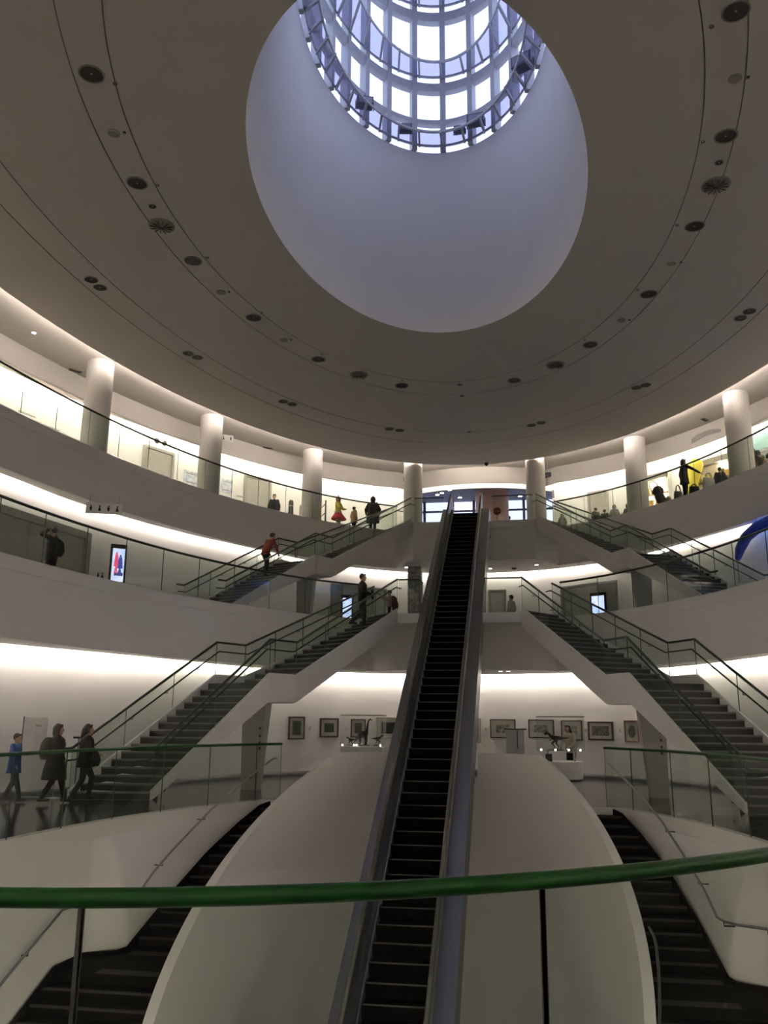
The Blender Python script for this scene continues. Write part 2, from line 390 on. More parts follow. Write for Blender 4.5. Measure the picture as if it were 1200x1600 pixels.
for x0, x1 in zip(xs[:-1], xs[1:]):
    for z0, z1 in ((0.1, 1.05), (1.15, 2.19), (2.29, 2.74)): child_box('pane', ((x0 + x1) / 2, 0.0, (z0 + z1) / 2), (x1 - x0 - 0.13, 0.02, z1 - z0), PANE, win)
mb = MB(); mb.lathe([(0.80, 0), (0.80, ZL - H3)], 40, c=(0.62, 41.3, H3), cap=False)
struct(mb.build('trim_9', mat('pinkish_plaster', (0.42, 0.27, 0.25), 0.7, var=0.03), smooth=True))

# --- the white funnel up to the roof lantern
LZ = 18.0
LAN = ell_r(17.6, 2.95, 4.85)
def lerp_rows(fa, za, fb, zb, n): return [((lambda t, k=k: fa(t) * (1 - k) + fb(t) * k), za + (zb - za) * k, 0.0) for k in [i / n for i in range(n + 1)]]
struct(surf(lerp_rows(HOLE, HC, LAN, LZ, 10), 'wall_funnel', PLASTER, flip=True))
LT = 25.6
# lantern frame: equal arc-length bays
def arc_pts(f, n, start=0.0, off=0.0):
    M = 2000; pts = [P2(f, start + 2 * PI * i / M, off) for i in range(M + 1)]; cum = [0]
    for a, b in zip(pts[:-1], pts[1:]): cum.append(cum[-1] + (b - a).length)
    res = []; j = 0
    for k in range(n):
        s_ = cum[-1] * k / n
        while cum[j + 1] < s_: j += 1
        res.append(start + 2 * PI * (j + (s_ - cum[j]) / max(cum[j + 1] - cum[j], 1e-9)) / M)
    return res
NB = 28
BT = arc_pts(LAN, NB)
lan = struct(tag(empty('window_2', (0, 0, 0))))
def normal2(f, t):
    a, b = P2(f, t - 0.005), P2(f, t + 0.005); d = (b - a).normalized(); return Vector((-d.y, d.x))
for t in BT:
    p = P2(LAN, t); nn = normal2(LAN, t); c = p + nn * 0.02
    child_box('mullion', (c.x, c.y, (LZ + LT) / 2), (0.16, 0.24, LT - LZ), LAV, lan, math.atan2(nn.y, nn.x) - PI / 2)
def ringbeam(name, f, z0, z1, o0, o1, m, parent):
    return split_smooth(surf([(f, z0, o0), (f, z1, o0), (f, z1, o1), (f, z0, o1), (f, z0, o0)], name, m, flip=False, parent=parent))
for z0, z1 in ((17.72, 17.98), (18.93, 19.06), (20.05, 20.33), (22.55, 22.87), (25.1, 25.6)): ringbeam('ring_beam', LAN, z0, z1, -0.09 if z0 > 18 else 0.09, 0.12 if z0 > 18 else 0.25, LAV, lan)
tiers = [(17.98, 18.93), (19.06, 20.05), (20.33, 22.55), (22.87, 25.1)]
for i in range(NB):
    t0, t1 = BT[i], BT[(i + 1) % NB]
    if i == NB - 1: t1 += 2 * PI
    a, b = P2(LAN, t0), P2(LAN, t1); d = (b - a); L = d.length
    for z0, z1 in tiers:
        c = (a + b) / 2; child_box('pane', (c.x, c.y, (z0 + z1) / 2), (L - 0.15, 0.016, z1 - z0), PANE, lan, math.atan2(d.y, d.x))
rf = [(LAN, 25.6, 0.2), (LAN, 26.0, -0.5)]
struct(surf(rf, 'trim_3', LAV, flip=True)); struct(disc('ceiling', LAN, 25.95, LAV))
# catwalk rings inside the lantern
def catwalk(z, inner, label):
    r = empty('catwalk', (0, 0, z)); tag(r, label, 'catwalk')
    surf([(inner, -0.03, 0.0), (inner, 0.03, 0.0), (inner, 0.03, 0.06), (inner, -0.03, 0.06), (inner, -0.03, 0.0)], 'inner_rail', LAV, parent=r)
    surf([(LAN, -0.03, -0.16), (LAN, 0.03, -0.16), (LAN, 0.03, -0.11), (LAN, -0.03, -0.11), (LAN, -0.03, -0.16)], 'outer_rail', LAV, parent=r)
    surf([(inner, 0.035, 0.05), (LAN, 0.035, -0.14), (LAN, 0.05, -0.14), (inner, 0.05, 0.05), (inner, 0.035, 0.05)], 'grating', GRATE, parent=r)
    for t in arc_pts(LAN, 36, start=0.09):
        a, b = P2(inner, t), P2(LAN, t, -0.12); c = (a + b) / 2; dd = b - a
        child_box('bracket', (c.x, c.y, -0.01), (dd.length, 0.055, 0.10), LAV, r, math.atan2(dd.y, dd.x))
    return r
catwalk(18.14, ell_r(17.4, 2.42, 4.25), 'lowest white steel catwalk ring at the foot of the glazed roof lantern')
catwalk(20.50, ell_r(17.9, 2.0, 3.75), 'second white steel catwalk ring halfway up the glazed roof lantern')
catwalk(23.05, ell_r(17.9, 2.0, 3.75), 'highest white steel catwalk ring of the roof lantern, cut by the photo top')

# --- round columns of the top gallery
colpos = [(-2.66, 36.62), (2.60, 36.62), (-6.42, 33.6), (6.36, 33.6), (-9.12, 29.1), (9.08, 29.1), (-10.82, 23.9), (10.82, 23.9), (-11.55, 18.0), (11.55, 18.0), (-11.5, 12.0), (11.5, 12.0), (-10.6, 6.3), (10.6, 6.3), (-8.6, 0.9), (8.6, 0.9)]
where = ['left of the escalator top', 'right of the escalator top', 'second left of the escalator top', 'second right of the escalator top', 'third left of the escalator top', 'third right of the escalator top by the bags', 'fourth left, nearest the left edge', 'past the right edge of the photo']
for i, (x, y) in enumerate(colpos):
    t = fth(x, y); nn = -normal2(CE, t)
    nn = Vector((math.sin(t), math.cos(t))) if nn.dot(Vector((x, y - 15))) < 0 else nn
    c = Vector((x + nn.x * 0.43, y + nn.y * 0.43)); c0 = Vector((CAM.x, CAM.y)); k = 1.0
    while i > 1 and k < 1.3:        # set back until the shaft stands behind the slab edge
        q = c0 + (c - c0) * k; tq = fth(q.x, q.y); e_ = P2(L3, tq); nq = normal2(L3, tq); nq = nq if nq.dot(e_ - O) > 0 else -nq
        if (q - e_).dot(nq) > 0.43 * k + 0.10: break
        k += 0.002
    c = c0 + (c - c0) * k
    mb = MB(); mb.lathe([(0.415 * k, 0), (0.415 * k, ZA + 0.1 - H3)], 40, cap=False)
    o = mb.build('round_column', PLASTER, smooth=True)
    o.location = (c.x, c.y, H3)
    if i < 8: tag(o, 'white round column ' + where[i], 'column', 'round columns of the top gallery')
    else: struct(o); o.name = 'trim_%d' % (10 + i)
# ================================================================== GLASS RAILINGS
def quad_panel(a0, a1, z0a, z0b, z1a, z1b, name, parent, th=0.014, gap=0.008, m=None):
    """an upright glass pane from plan point a0 to a1; bottom/top heights at either end; edges dark"""
    a0, a1 = Vector(a0), Vector(a1); d = a1 - a0; L = d.length
    if L < 0.05: return None
    d /= L; n = Vector((-d.y, d.x)) * th / 2; k = gap / L
    p, q = a0 + d * gap, a1 - d * gap
    zz = lambda u, za, zb: za + (zb - za) * u
    P = [(*(p - n), zz(k, z0a, z0b)), (*(q - n), zz(1 - k, z0a, z0b)), (*(q + n), zz(1 - k, z0a, z0b)), (*(p + n), zz(k, z0a, z0b)),
         (*(p - n), zz(k, z1a, z1b)), (*(q - n), zz(1 - k, z1a, z1b)), (*(q + n), zz(1 - k, z1a, z1b)), (*(p + n), zz(k, z1a, z1b))]
    F = [(3, 2, 1, 0), (4, 5, 6, 7), (0, 1, 5, 4), (1, 2, 6, 5), (2, 3, 7, 6), (3, 0, 4, 7)]
    return mesh(name, P, F, m or [GLASS, EDGE], parent, False, [1, 1, 0, 1, 0, 1])
def walk(f, t0, t1, step, first=None, off=0.0):
    """plan points along a curve every step metres of arc; first = length of the first bay"""
    M = 1500; ts = [t0 + (t1 - t0) * i / M for i in range(M + 1)]; pts = [P2(f, t, off) for t in ts]
    res = [pts[0]]; acc = 0; want = first or step
    for a, b in zip(pts[:-1], pts[1:]):
        acc += (b - a).length
        if acc >= want: res.append(b); acc = 0; want = step
    if (res[-1] - pts[-1]).length > 0.15: res.append(pts[-1])
    return res, pts
def ring_railing(z, f, t0, t1, step, top, rr, railm, label, name='glass_railing', first=None, group=None):
    r = empty(name, (0, 0, z)); tag(r, label, 'railing', group)
    jp, pts = walk(f, t0, t1, step, first, -0.05)
    for a, b in zip(jp[:-1], jp[1:]): quad_panel(a, b, 0.0, 0.0, top - rr, top - rr, 'glass_panel', r)
    mb = MB(); mb.tube([(p.x, p.y, top - rr) for p in pts[::6]] + [(pts[-1].x, pts[-1].y, top - rr)], rr, 12)
    mb.build('handrail', railm, r, smooth=True)
    return r
RL1, RL2, RL3 = 1.19, 1.13, 1.14
# main floor railing: both halves start at the stair heads and meet under the camera; joints set by the two joints seen close up
tS = fth(3.27, 19.35)
tJ = fth(1.93, 3.06)
rl1 = empty('glass_railing', (0, 0, 0)); tag(rl1, 'green-topped glass railing round the stair well, its thick rail crossing the foreground', 'railing')
jpa, ptsa = walk(L1, tJ, tS, 1.42, None, -0.03)
jpb, ptsb = walk(L1, tJ, -(2 * PI - tS) + 2 * PI * 0 + (2 * PI - 2 * tS) * 0 + 0, 1.42) if False else walk(L1, tJ, 2 * PI - tS, 1.42, None, -0.03)
for jp in (jpa, jpb):
    for a, b in zip(jp[:-1], jp[1:]): quad_panel(a, b, -0.02, -0.02, RL1 - 0.03, RL1 - 0.03, 'glass_panel', rl1)
for a in jpa[:2] + jpb[:3]:
    mb = MB(); mb.box((a.x, a.y, 0.57), (0.012, 0.022, 1.14)); mb.build('joint_strip', STEELD, rl1)
allp = ptsa[::-1] + ptsb[1:]
mb = MB(); mb.tube([(p.x, p.y, RL1 - 0.027) for p in allp[::5]] + [(allp[-1].x, allp[-1].y, RL1 - 0.027)], 0.028, 20)
mb.build('handrail', GREEN, rl1, smooth=True)
t2 = fth(3.15, 28.1); t3 = fth(3.45, 37.2)
ring_railing(H2, L2, t2, 2 * PI - t2, 1.42, RL2, 0.032, RAILD, 'glass railing along the edge of the middle gallery with a dark rail')
ring_railing(H3, L3, t3, 2 * PI - t3, 1.42, RL3, 0.032, RAILD, 'glass railing along the edge of the top gallery with a dark rail')

# ================================================================== STAIRS
def lerp(a, b, u): return a + (b - a) * u
def make_stair(name, label, inn, outp, zb, zm, zt, n1, n2, treadm, nosem, side, group):
    """curving two-flight stair: inn/outp = plan points (foot, landing start, landing end, head) of its inner and outer edge"""
    sx = side
    I = [Vector((sx * x, y)) for x, y in inn]; Q = [Vector((sx * x, y)) for x, y in outp]
    r = empty(name, ((I[0].x + Q[0].x) / 2, (I[0].y + Q[0].y) / 2, zb)); tag(r, label, 'staircase', group)
    base = Vector(r.location); L = lambda p, z: (p.x - base.x, p.y - base.y, z - base.z)
    lines = []                                   # nosing lines (inner, outer, z of the tread behind it)
    for k in range(n1): u = k / n1; lines.append((I[0].lerp(I[1], u), Q[0].lerp(Q[1], u), zb + (zm - zb) * (k + 1) / n1))
    for k in range(n2): u = k / n2; lines.append((I[2].lerp(I[3], u), Q[2].lerp(Q[3], u), zm + (zt - zm) * (k + 1) / n2))
    nxt = lambda k: (I[1].lerp(I[2], 1.0), Q[2]) if k == n1 - 1 else (lines[k + 1][:2] if k < len(lines) - 1 else (I[3], Q[3]))
    rise1, rise2 = (zm - zb) / n1, (zt - zm) / n2
    for k, (a, b, z) in enumerate(lines):
        ri = rise1 if k < n1 else rise2
        c, d_ = nxt(k)
        if k == n1 - 1:                          # the landing
            mb = MB(); mb.hexa([L(a, z - ri), L(b, z - ri), L(d_, z - ri), L(c, z - ri), L(a, z), L(b, z), L(d_, z), L(c, z)])
            mb.build('landing', treadm, r); e = (b - a).normalized()
        else:
            mb = MB(); mb.hexa([L(a, z - ri), L(b, z - ri), L(d_, z - ri), L(c, z - ri), L(a, z - 0.004), L(b, z - 0.004), L(d_, z - 0.004), L(c, z - 0.004)], 0)
            mid = (c - a).normalized(); w_ = 0.05
            a2, b2 = a + mid * w_, b + mid * w_; a1, b1 = a - mid * 0.012, b - mid * 0.012
            mb.hexa([L(a1, z - 0.035), L(b1, z - 0.035), L(b2, z - 0.035), L(a2, z - 0.035), L(a1, z), L(b1, z), L(b2, z), L(a2, z)], 1)
            mb.build('step', [treadm, nosem], r)
    # white sloping slab under the steps, one solid strip with a level part at the landing
    TH_ = 0.34
    zl = [zb, zm, zm, zt]
    zlow = [zb - 0.0, zm - 0.0, zm - 0.0, zt - 0.0]
    V = []; F = []
    for i in range(4):
        top = zl[i] - (0.02 if i in (1, 2) else 0.0)
        dz = [0.30, 0.42, 0.42, 0.42][i]
        lowz = max(top - TH_ - 0.12, zb + 0.002) if i == 0 else top - TH_ - 0.12
        V += [L(I[i], top - (rise1 if i == 1 else 0.0)), L(Q[i], top - (rise1 if i == 1 else 0.0)), L(Q[i], lowz), L(I[i], lowz)]
    for i in range(3):
        b0, b1 = 4 * i, 4 * i + 4
        for j in range(4): F.append((b0 + j, b0 + (j + 1) % 4, b1 + (j + 1) % 4, b1 + j))
    F += [(0, 3, 2, 1), (12, 13, 14, 15)]
    mesh('stair_slab', V, F, PLASTER, r)
    # stringers: white side bands standing a little proud of the steps
    for P, outw in ((I, -1), (Q, 1)):
        oth = Q if P is I else I
        V = []; F = []
        for i in range(4):
            dr = (P[i] - oth[i]).normalized() * 0.055
            ztop = zl[i] + [0.20, 0.24, 0.24, 0.16][i]; zbt = zl[i] - 0.46
            if i == 0: zbt = zb + 0.003
            p0, p1 = P[i], P[i] + dr
            V += [L(p0, zbt), L(p1, zbt), L(p1, ztop), L(p0, ztop)]
        for i in range(3):
            b0, b1 = 4 * i, 4 * i + 4
            for j in range(4): F.append((b0 + j, b0 + (j + 1) % 4, b1 + (j + 1) % 4, b1 + j))
        F += [(0, 3, 2, 1), (12, 13, 14, 15)]
        mesh('stringer', V, F, PLASTER, r)
        # glass guard + two rails on each side
        off = [(P[i] - oth[i]).normalized() * 0.03 for i in range(4)]
        G = [P[i] + off[i] for i in range(4)]
        segs = [(0, 1), (1, 2), (2, 3)]
        for (i, j) in segs:
            ln = (G[j] - G[i]).length; nseg = max(1, round(ln / 1.25))
            for s_ in range(nseg):
                u0, u1 = s_ / nseg, (s_ + 1) / nseg
                za, zc = zl[i] + (zl[j] - zl[i]) * u0, zl[i] + (zl[j] - zl[i]) * u1
                pa, pb = G[i].lerp(G[j], u0), G[i].lerp(G[j], u1)
                quad_panel((pa.x - base.x, pa.y - base.y), (pb.x - base.x, pb.y - base.y), za + 0.17 - base.z, zc + 0.17 - base.z, za + 1.03 - base.z, zc + 1.03 - base.z, 'glass_panel', r)
        RH = 1.06
        d0 = (G[0] - G[1]).normalized() * 0.35
        mid = [L(G[i], zl[i] + RH) for i in range(4)]
        pts = [L(G[0] + d0, zb + RH - 0.02)] + mid
        mb = MB(); mb.tube(pts, 0.031, 10); mb.build('handrail', RAILD, r, smooth=True)
        inn_ = [P[i] - off[i].normalized() * 0.06 for i in range(4)]
        dt = (inn_[3] - inn_[2]).normalized() * 0.3
        pts = [L(inn_[0] + d0, zb + 0.80)] + [L(inn_[i], zl[i] + 0.82) for i in range(4)] + [L(inn_[3] + dt, zt + 0.82)]
        mb = MB(); mb.tube(pts, 0.021, 8); mb.build('lower_handrail', RAILD, r, smooth=True)
        for (i, j) in ((0, 1), (2, 3)):
            for u in (0.12, 0.36, 0.6, 0.84):
                mb = MB(); p = inn_[i].lerp(inn_[j], u); q = G[i].lerp(G[j], u); z = zl[i] + (zl[j] - zl[i]) * u + 0.82
                mb.tube([L(p, z - 0.01), L(p, z - 0.07), L(q, z - 0.07)], 0.012, 6); mb.build('rail_bracket', STEELD, r)
    return r
ZM1, ZM2 = 2.58, 7.45
inA = [(6.08, 18.5), (4.33, 21.1), (3.88, 21.97), (1.92, 26.6)]
outA = [(7.76, 18.2), (5.92, 21.8), (5.45, 22.75), (2.85, 27.9)]
inB = [(7.40, 26.3), (5.68, 31.05), (5.20, 31.92), (2.62, 35.5)]
outB = [(9.02, 27.0), (7.25, 31.75), (6.72, 32.65), (3.38, 36.75)]
make_stair('staircase', 'left staircase from the main floor to the middle gallery, behind the three walking people', inA, outA, 0.0, ZM1, H2, 16, 15, STEPD, NOSE, -1, 'open staircases')
make_stair('staircase', 'right staircase from the main floor to the middle gallery, its foot at the right edge', inA, outA, 0.0, ZM1, H2, 16, 15, STEPD, NOSE, 1, 'open staircases')
make_stair('staircase', 'left staircase from the middle to the top gallery with the red-shirted man on it', inB, outB, H2, ZM2, H3, 16, 15, STEPD, NOSE, -1, 'open staircases')
make_stair('staircase', 'right staircase from the middle to the top gallery below the seated visitors', inB, outB, H2, ZM2, H3, 16, 15, STEPD, NOSE, 1, 'open staircases')
# guards along the fronts of the two landings
def guard(z, pts, top, label, rr=0.022):
    r = empty('landing_guard', (0, 0, z)); tag(r, label, 'railing')
    for (a, b) in zip(pts[:-1], pts[1:]): quad_panel(a, b, 0.005, 0.005, top - rr, top - rr, 'glass_panel', r)
    mb = MB(); mb.tube([(x, y, top - rr) for x, y in pts], rr, 8); mb.build('handrail', RAILD, r, smooth=True)
    return r
guard(H2, [(-1.88, 26.66), (-1.24, 26.66), (-1.20, 27.4)], 1.08, 'short glass guard on the middle landing left of the escalator')
guard(H2, [(1.88, 26.66), (0.80, 26.66), (0.77, 27.4)], 1.08, 'short glass guard on the middle landing right of the escalator')
guard(H3, [(-2.48, 35.62), (-1.24, 35.68)], 1.10, 'short glass guard on the top landing left of the escalator')
guard(H3, [(2.48, 35.62), (0.80, 35.68)], 1.10, 'short glass guard on the top landing right of the escalator with the no-entry disc')

# --- dark stairs down from the main floor on either side of the oval wall
def well_x(y, off=0.17): k = 1 - ((y - 14.5) / (6.22 + off)) ** 2; return (3.42 + off) * math.sqrt(max(k, 0.0))
OUTX = [(19.2, 3.62), (18.3, 4.02), (17.4, 4.33), (16.2, 4.60), (15.04, 4.80), (14.75, 4.86), (14.55, 5.32), (13.68, 5.36), (12, 5.46), (10, 5.34), (8.2, 4.95)]
def out_x(y):
    for (y0, x0), (y1, x1) in zip(OUTX[:-1], OUTX[1:]):
        if y1 <= y <= y0: return x0 + (x1 - x0) * (y0 - y) / (y0 - y1)
    return OUTX[-1][1] if y < 8.2 else OUTX[0][1]
def lower_stair(s, label):
    r = empty('lower_staircase', (s * 3.9, 12, 0)); tag(r, label, 'staircase', 'dark stairs down'); bx, by = s * 3.9, 12
    run, rise = 0.2972, 0.15
    ys = [(19.2 - run * k, 19.2 - run * (k + 1), -rise * (k + 1)) for k in range(13)]
    yl = 19.2 - run * 13; ys.append((yl, 13.68, -rise * 14)); y = 13.68; z = -rise * 14; k = 0
    while z > Z0 + rise + 0.01: ys.append((y - run * k, y - run * (k + 1), z - rise)); z -= rise; k += 1
    for i, (y0, y1, z) in enumerate(ys):
        landing = i == 13
        yy = [y0, y1] if not landing else [y0, 14.76, 14.54, y1]
        P = [(s * well_x(v) - bx, v - by) for v in yy]; Q = [(s * (out_x(v) + 0.02) - bx, v - by) for v in yy]
        mb = MB()
        for a in range(len(yy) - 1):
            A = [P[a], Q[a], Q[a + 1], P[a + 1]]
            if s > 0: A = A[::-1]
            mb.hexa([(x_, y_, z - 0.25) for x_, y_ in A] + [(x_, y_, z) for x_, y_ in A], 0)
        if not landing:   # nosing of the step edge facing down the flight
            A = [P[-1], Q[-1], (Q[-1][0], Q[-1][1] + 0.05), (P[-1][0], P[-1][1] + 0.05)]
            mb.hexa([(x_, y_ - 0.006, z - 0.03) for x_, y_ in A] + [(x_, y_ - 0.006, z + 0.004) for x_, y_ in A], 1)
        else:
            for q in (14.93, 13.8):
                mb.box((s * 4.1 - bx, q - by, z + 0.002), (1.2, 0.24, 0.008), 1)
        mb.build('landing' if landing else 'step', [STEPB, NOSEB], r)
    # dark skirting following the flight along the outer wall
    def zn(y): return -0.505 * (19.2 - y) if y > 15.04 else (-2.1 if y > 13.68 else -2.1 - 0.505 * (13.68 - y))
    yv = [19.2 - 0.3 * i for i in range(14)] + [15.04, 14.76, 14.54, 13.68] + [13.68 - 0.4 * i for i in range(1, 12)]
    V = []; F = []
    for y in yv:
        x = s * (out_x(y) - 0.012) - bx; x2 = s * (out_x(y) + 0.02) - bx
        zt_ = min(zn(y) + 0.07, -0.03); V += [(x, y - by, zn(y) - 0.32), (x, y - by, zt_), (x2, y - by, zt_)]
    for i in range(len(yv) - 1):
        a, b = 3 * i, 3 * i + 3; F += [(a, b, b + 1, a + 1), (a + 1, b + 1, b + 2, a + 2)]
    mesh('skirting', V, F, STEPB, r)
    # wall rail on the outer side
    def zs(y):
        if y > 15.3: return -0.5 * (19.2 - y) * 1.01
        if y > 13.68: return -2.1 + max(0, (y - 15.04)) * 0
        return -2.1 - 0.5 * (13.68 - y)
    pts = []
    yv = [19.5, 19.25] + [18.9 - 0.3 * i for i in range(12)] + [15.2, 14.9, 14.7, 14.5, 14.2, 13.7, 13.2, 12.4, 11.6, 10.8, 10]
    for y in yv:
        pts.append((s * (out_x(y) - 0.03) - bx, y - by, zs(min(y, 19.2)) + 0.86))
    mb = MB(); mb.tube(pts, 0.02, 8); mb.build('wall_rail', STEEL, r, smooth=True)
    for y in (18.6, 17.2, 15.9, 14.95, 14.45, 12.9, 11.4):
        mb = MB(); x = s * (out_x(y) - 0.03) - bx; mb.tube([(x, y - by, zs(y) + 0.85), (x, y - by, zs(y) + 0.79), (x + s * 0.16, y - by, zs(y) + 0.79)], 0.012, 6); mb.build('rail_bracket', STEELD, r)
    # rail along the oval wall (the photo shows it on the right flight)
    if s < 0: return r
    pts = [(s * (well_x(y) + 0.05) - bx, y - by, zs(y) + 0.80) for y in [14.6, 14.45, 14.2, 13.9, 13.6, 13.2, 12.6, 12, 11.4, 10.8]]
    mb = MB(); mb.tube(pts, 0.02, 8); mb.build('inner_rail', STEELD, r, smooth=True)
    return r
lower_stair(-1, 'dark stairs going down left of the white oval wall')
lower_stair(1, 'dark stairs going down right of the white oval wall')

# ================================================================== ESCALATOR
def escalator():
    xc = -0.22
    Yt, Zt, sl = 34.43, H3, 0.634
    r = empty('escalator', (xc, 10.0, Z0)); tag(r, 'long narrow escalator climbing from the oval well to the top gallery', 'escalator')
    zy = lambda y: Zt - sl * (Yt - y)
    yb = Yt - (Zt - Z0) / sl
    L = lambda x, y, z: (x, y - 10.0, z - Z0)
    n = 69; rise = (Zt - Z0) / n; run = rise / sl
    SB = mat('escalator_step', (0.003, 0.0028, 0.0025), 0.9, spec=0.05, var=0.3, scale=80); SN = mat('escalator_step_edge', (0.09, 0.085, 0.075), 0.7, spec=0.2)
    me = None
    for k in range(n):
        y = yb + run * k; z = Z0 + rise * (k + 1)
        if me is None:
            mb = MB(); mb.box((0, run / 2, -rise / 2 - 0.02), (1.0, run, rise + 0.04), 0)
            mb.box((0, 0.012, -0.008), (0.985, 0.03, 0.018), 1)
            for q in range(9): mb.box((-0.44 + q * 0.11, -0.006, -rise / 2 - 0.01), (0.05, 0.012, rise * 0.8), 0)
            mb.box((-0.485, run / 2, 0.004), (0.018, run * 0.9, 0.01), 1)
            o = mb.build('step', [SB, SN], r); me = o.data
        else:
            o = bpy.data.objects.new('step', me); COL.objects.link(o); o.parent = r
        o.location = L(0, y, z)
    def strip(name, x0, x1, d0, d1, m, y0=None, y1=None, smooth=False):
        """a bar of section x0..x1 by d0..d1 above the nosing line"""
        ya, yc = (yb - 0.3 if y0 is None else y0), (Yt if y1 is None else y1)
        mb = MB(); mb.hexa([L(x0, ya, zy(ya) + d0), L(x1, ya, zy(ya) + d0), L(x1, yc, zy(yc) + d0), L(x0, yc, zy(yc) + d0),
                            L(x0, ya, zy(ya) + d1), L(x1, ya, zy(ya) + d1), L(x1, yc, zy(yc) + d1), L(x0, yc, zy(yc) + d1)])
        # level head section
        if y1 is None:
            ye = Yt + 1.35
            mb.hexa([L(x0, yc, Zt + d0), L(x1, yc, Zt + d0), L(x1, ye, Zt + max(d0, -0.28) * 1.0), L(x0, ye, Zt + max(d0, -0.28)), L(x0, yc, Zt + d1), L(x1, yc, Zt + d1), L(x1, ye, Zt + d1), L(x0, ye, Zt + d1)])
        return mb.build(name, m, r)
    for s in (-1, 1):
        X = lambda a, b: (min(s * a, s * b), max(s * a, s * b))
        strip('skirt_panel', *X(0.502, 0.53), -0.12, 0.20, STEEL)
        strip('inner_deck', *X(0.532, 0.60), 0.14, 0.24, STEELD)
        strip('balustrade_panel', *X(0.60, 0.625), 0.24, 0.86, STEEL)
        strip('outer_deck', *X(0.627, 0.94), 0.16, 0.26, STEEL)
        strip('side_cladding', *X(0.91, 0.935), -0.75, 0.155, STEELD)
        # handrail with rounded newel at the head
        hx = s * 0.6125
        pts = [L(hx, yb - 0.3, zy(yb - 0.3) + 0.90), L(hx, Yt - 0.2, zy(Yt - 0.2) + 0.90), L(hx, Yt + 0.15, Zt + 0.93), L(hx, Yt + 1.0, Zt + 0.93)]
        for q in range(1, 9):
            a = PI * q / 8; pts.append(L(hx, Yt + 1.0 + 0.34 * math.sin(a), Zt + 0.59 + 0.34 * math.cos(a)))
        mb = MB(); mb.tube(pts, 0.042, 8); mb.build('handrail', RUBBER, r, smooth=True)
    strip('truss', -0.93, 0.93, -0.95, -0.76, STEELD)
    strip('truss_core', -0.60, 0.60, -0.75, -0.30, STEELD)
    mb = MB(); mb.box(L(0, Yt + 0.68, Zt - 0.02), (1.0, 1.32, 0.03)); mb.build('comb_plate', STEEL, r)
    r.location = (xc, 10.0, Z0)
    return r
escalator()

# ================================================================== FIXTURES
def at_wall(f, x, y, off):
    """point on a wall curve nearest in angle to (x,y), moved into the room by off, and the facing angle (local +Y into the wall)"""
    t = fth(x, y); p = P2(f, t); n_ = normal2(f, t)
    if n_.dot(p - O) < 0: n_ = -n_
    q = p - n_ * off
    return q, math.atan2(n_.y, n_.x) - PI / 2
CAN = mat('dark_can', (0.055, 0.05, 0.045), 0.6); TRIMW = mat('fixture_trim', (0.30, 0.285, 0.265), 0.6)
def can_light(x, y, z, r, label, group, name='ceiling_downlight', cat='light'):
    t = empty(name, (x, y, z)); tag(t, label, cat, group)
    mb = MB(); mb.lathe([(r * 1.14, 0.0), (r * 1.14, -0.012), (r, -0.014), (r * 0.98, 0.0)], 24, cap=False); mb.build('trim_ring', TRIMW, t)
    mb = MB(); mb.lathe([(r * 0.98, -0.008), (r * 0.9, -0.004), (0.02, -0.003)], 24, cap=False); mb.build('dark_reflector', CAN, t)
    return t
ORD = ['first', 'second', 'third', 'fourth', 'fifth', 'sixth', 'seventh', 'eighth', 'ninth', 'tenth', 'eleventh', 'twelfth', 'thirteenth', 'fourteenth']
for i, (x, y) in enumerate([(-5.36, 12.18), (-5.93, 15.34), (-5.93, 18.58), (-5.37, 21.82), (-4.21, 24.92), (-1.91, 27.46), (1.87, 27.52), (4.17, 24.99), (5.47, 21.95), (6.07, 18.75), (6.08, 15.56), (5.56, 12.39)]):
    can_light(x, y, HC, 0.20, '%s round unlit downlight of the inner ceiling ring, counting from the top left' % ORD[i], 'inner ring of dark downlights')
    u = (Vector((x, y)) - Vector((0, 17.1))).normalized() * -0.42
    can_light(x + u.x, y + u.y, HC, 0.035, 'tiny dark sensor beside the %s downlight of the inner ring from the left' % ORD[i], 'sensors beside the downlights', 'ceiling_sensor', 'sensor')
for i, (x, y) in enumerate([(-8.91, 19.12), (-8.87, 19.54), (-8.13, 23.92), (-7.96, 24.24), (-6.31, 28.38), (-6.06, 28.68), (-3.0, 31.86), (-2.62, 32.07), (2.47, 32.15), (2.83, 31.9), (5.97, 28.73), (6.24, 28.53), (8.2, 23.75), (8.35, 23.37)]):
    can_light(x, y, HC, 0.16, '%s small unlit downlight of the %s pair from the left, outer ceiling ring' % (('left', 'right')[i % 2], ORD[i // 2]), 'paired downlights on the outer ring')
for i, (x, y) in enumerate([(-5.69, 13.74), (-5.78, 20.24), (-4.92, 23.38), (4.92, 23.44), (5.81, 20.36), (5.89, 13.95)]):
    t = empty('ceiling_cover', (x, y, HC)); tag(t, '%s grey cover plate of the inner ceiling ring, counting from the left' % ORD[i], 'cover', 'grey ceiling cover plates')
    mb = MB(); mb.lathe([(0.12, 0), (0.12, -0.015), (0.10, -0.03)], 16); mb.build('cover_plate', mat('cover_grey', (0.33, 0.31, 0.28), 0.6), t)
    mb = MB(); mb.box((0.22, 0, -0.01), (0.05, 0.05, 0.02)); mb.build('status_block', CAN, t)
for (x, y, l) in [(-5.96, 16.2, 'left, above the left dome fixture'), (6.12, 16.39, 'right, above the right dome fixture'), (0.05, 27.65, 'in the middle, beside the inner ring'), (0.05, 28.7, 'in the middle, just below the inner ring'), (0.05, 32.6, 'in the middle, between the lowest pairs')]:
    can_light(x, y, HC, 0.075, 'tiny dark spot fixture on the ceiling, ' + l, 'tiny dark ceiling fixtures', 'ceiling_spot')
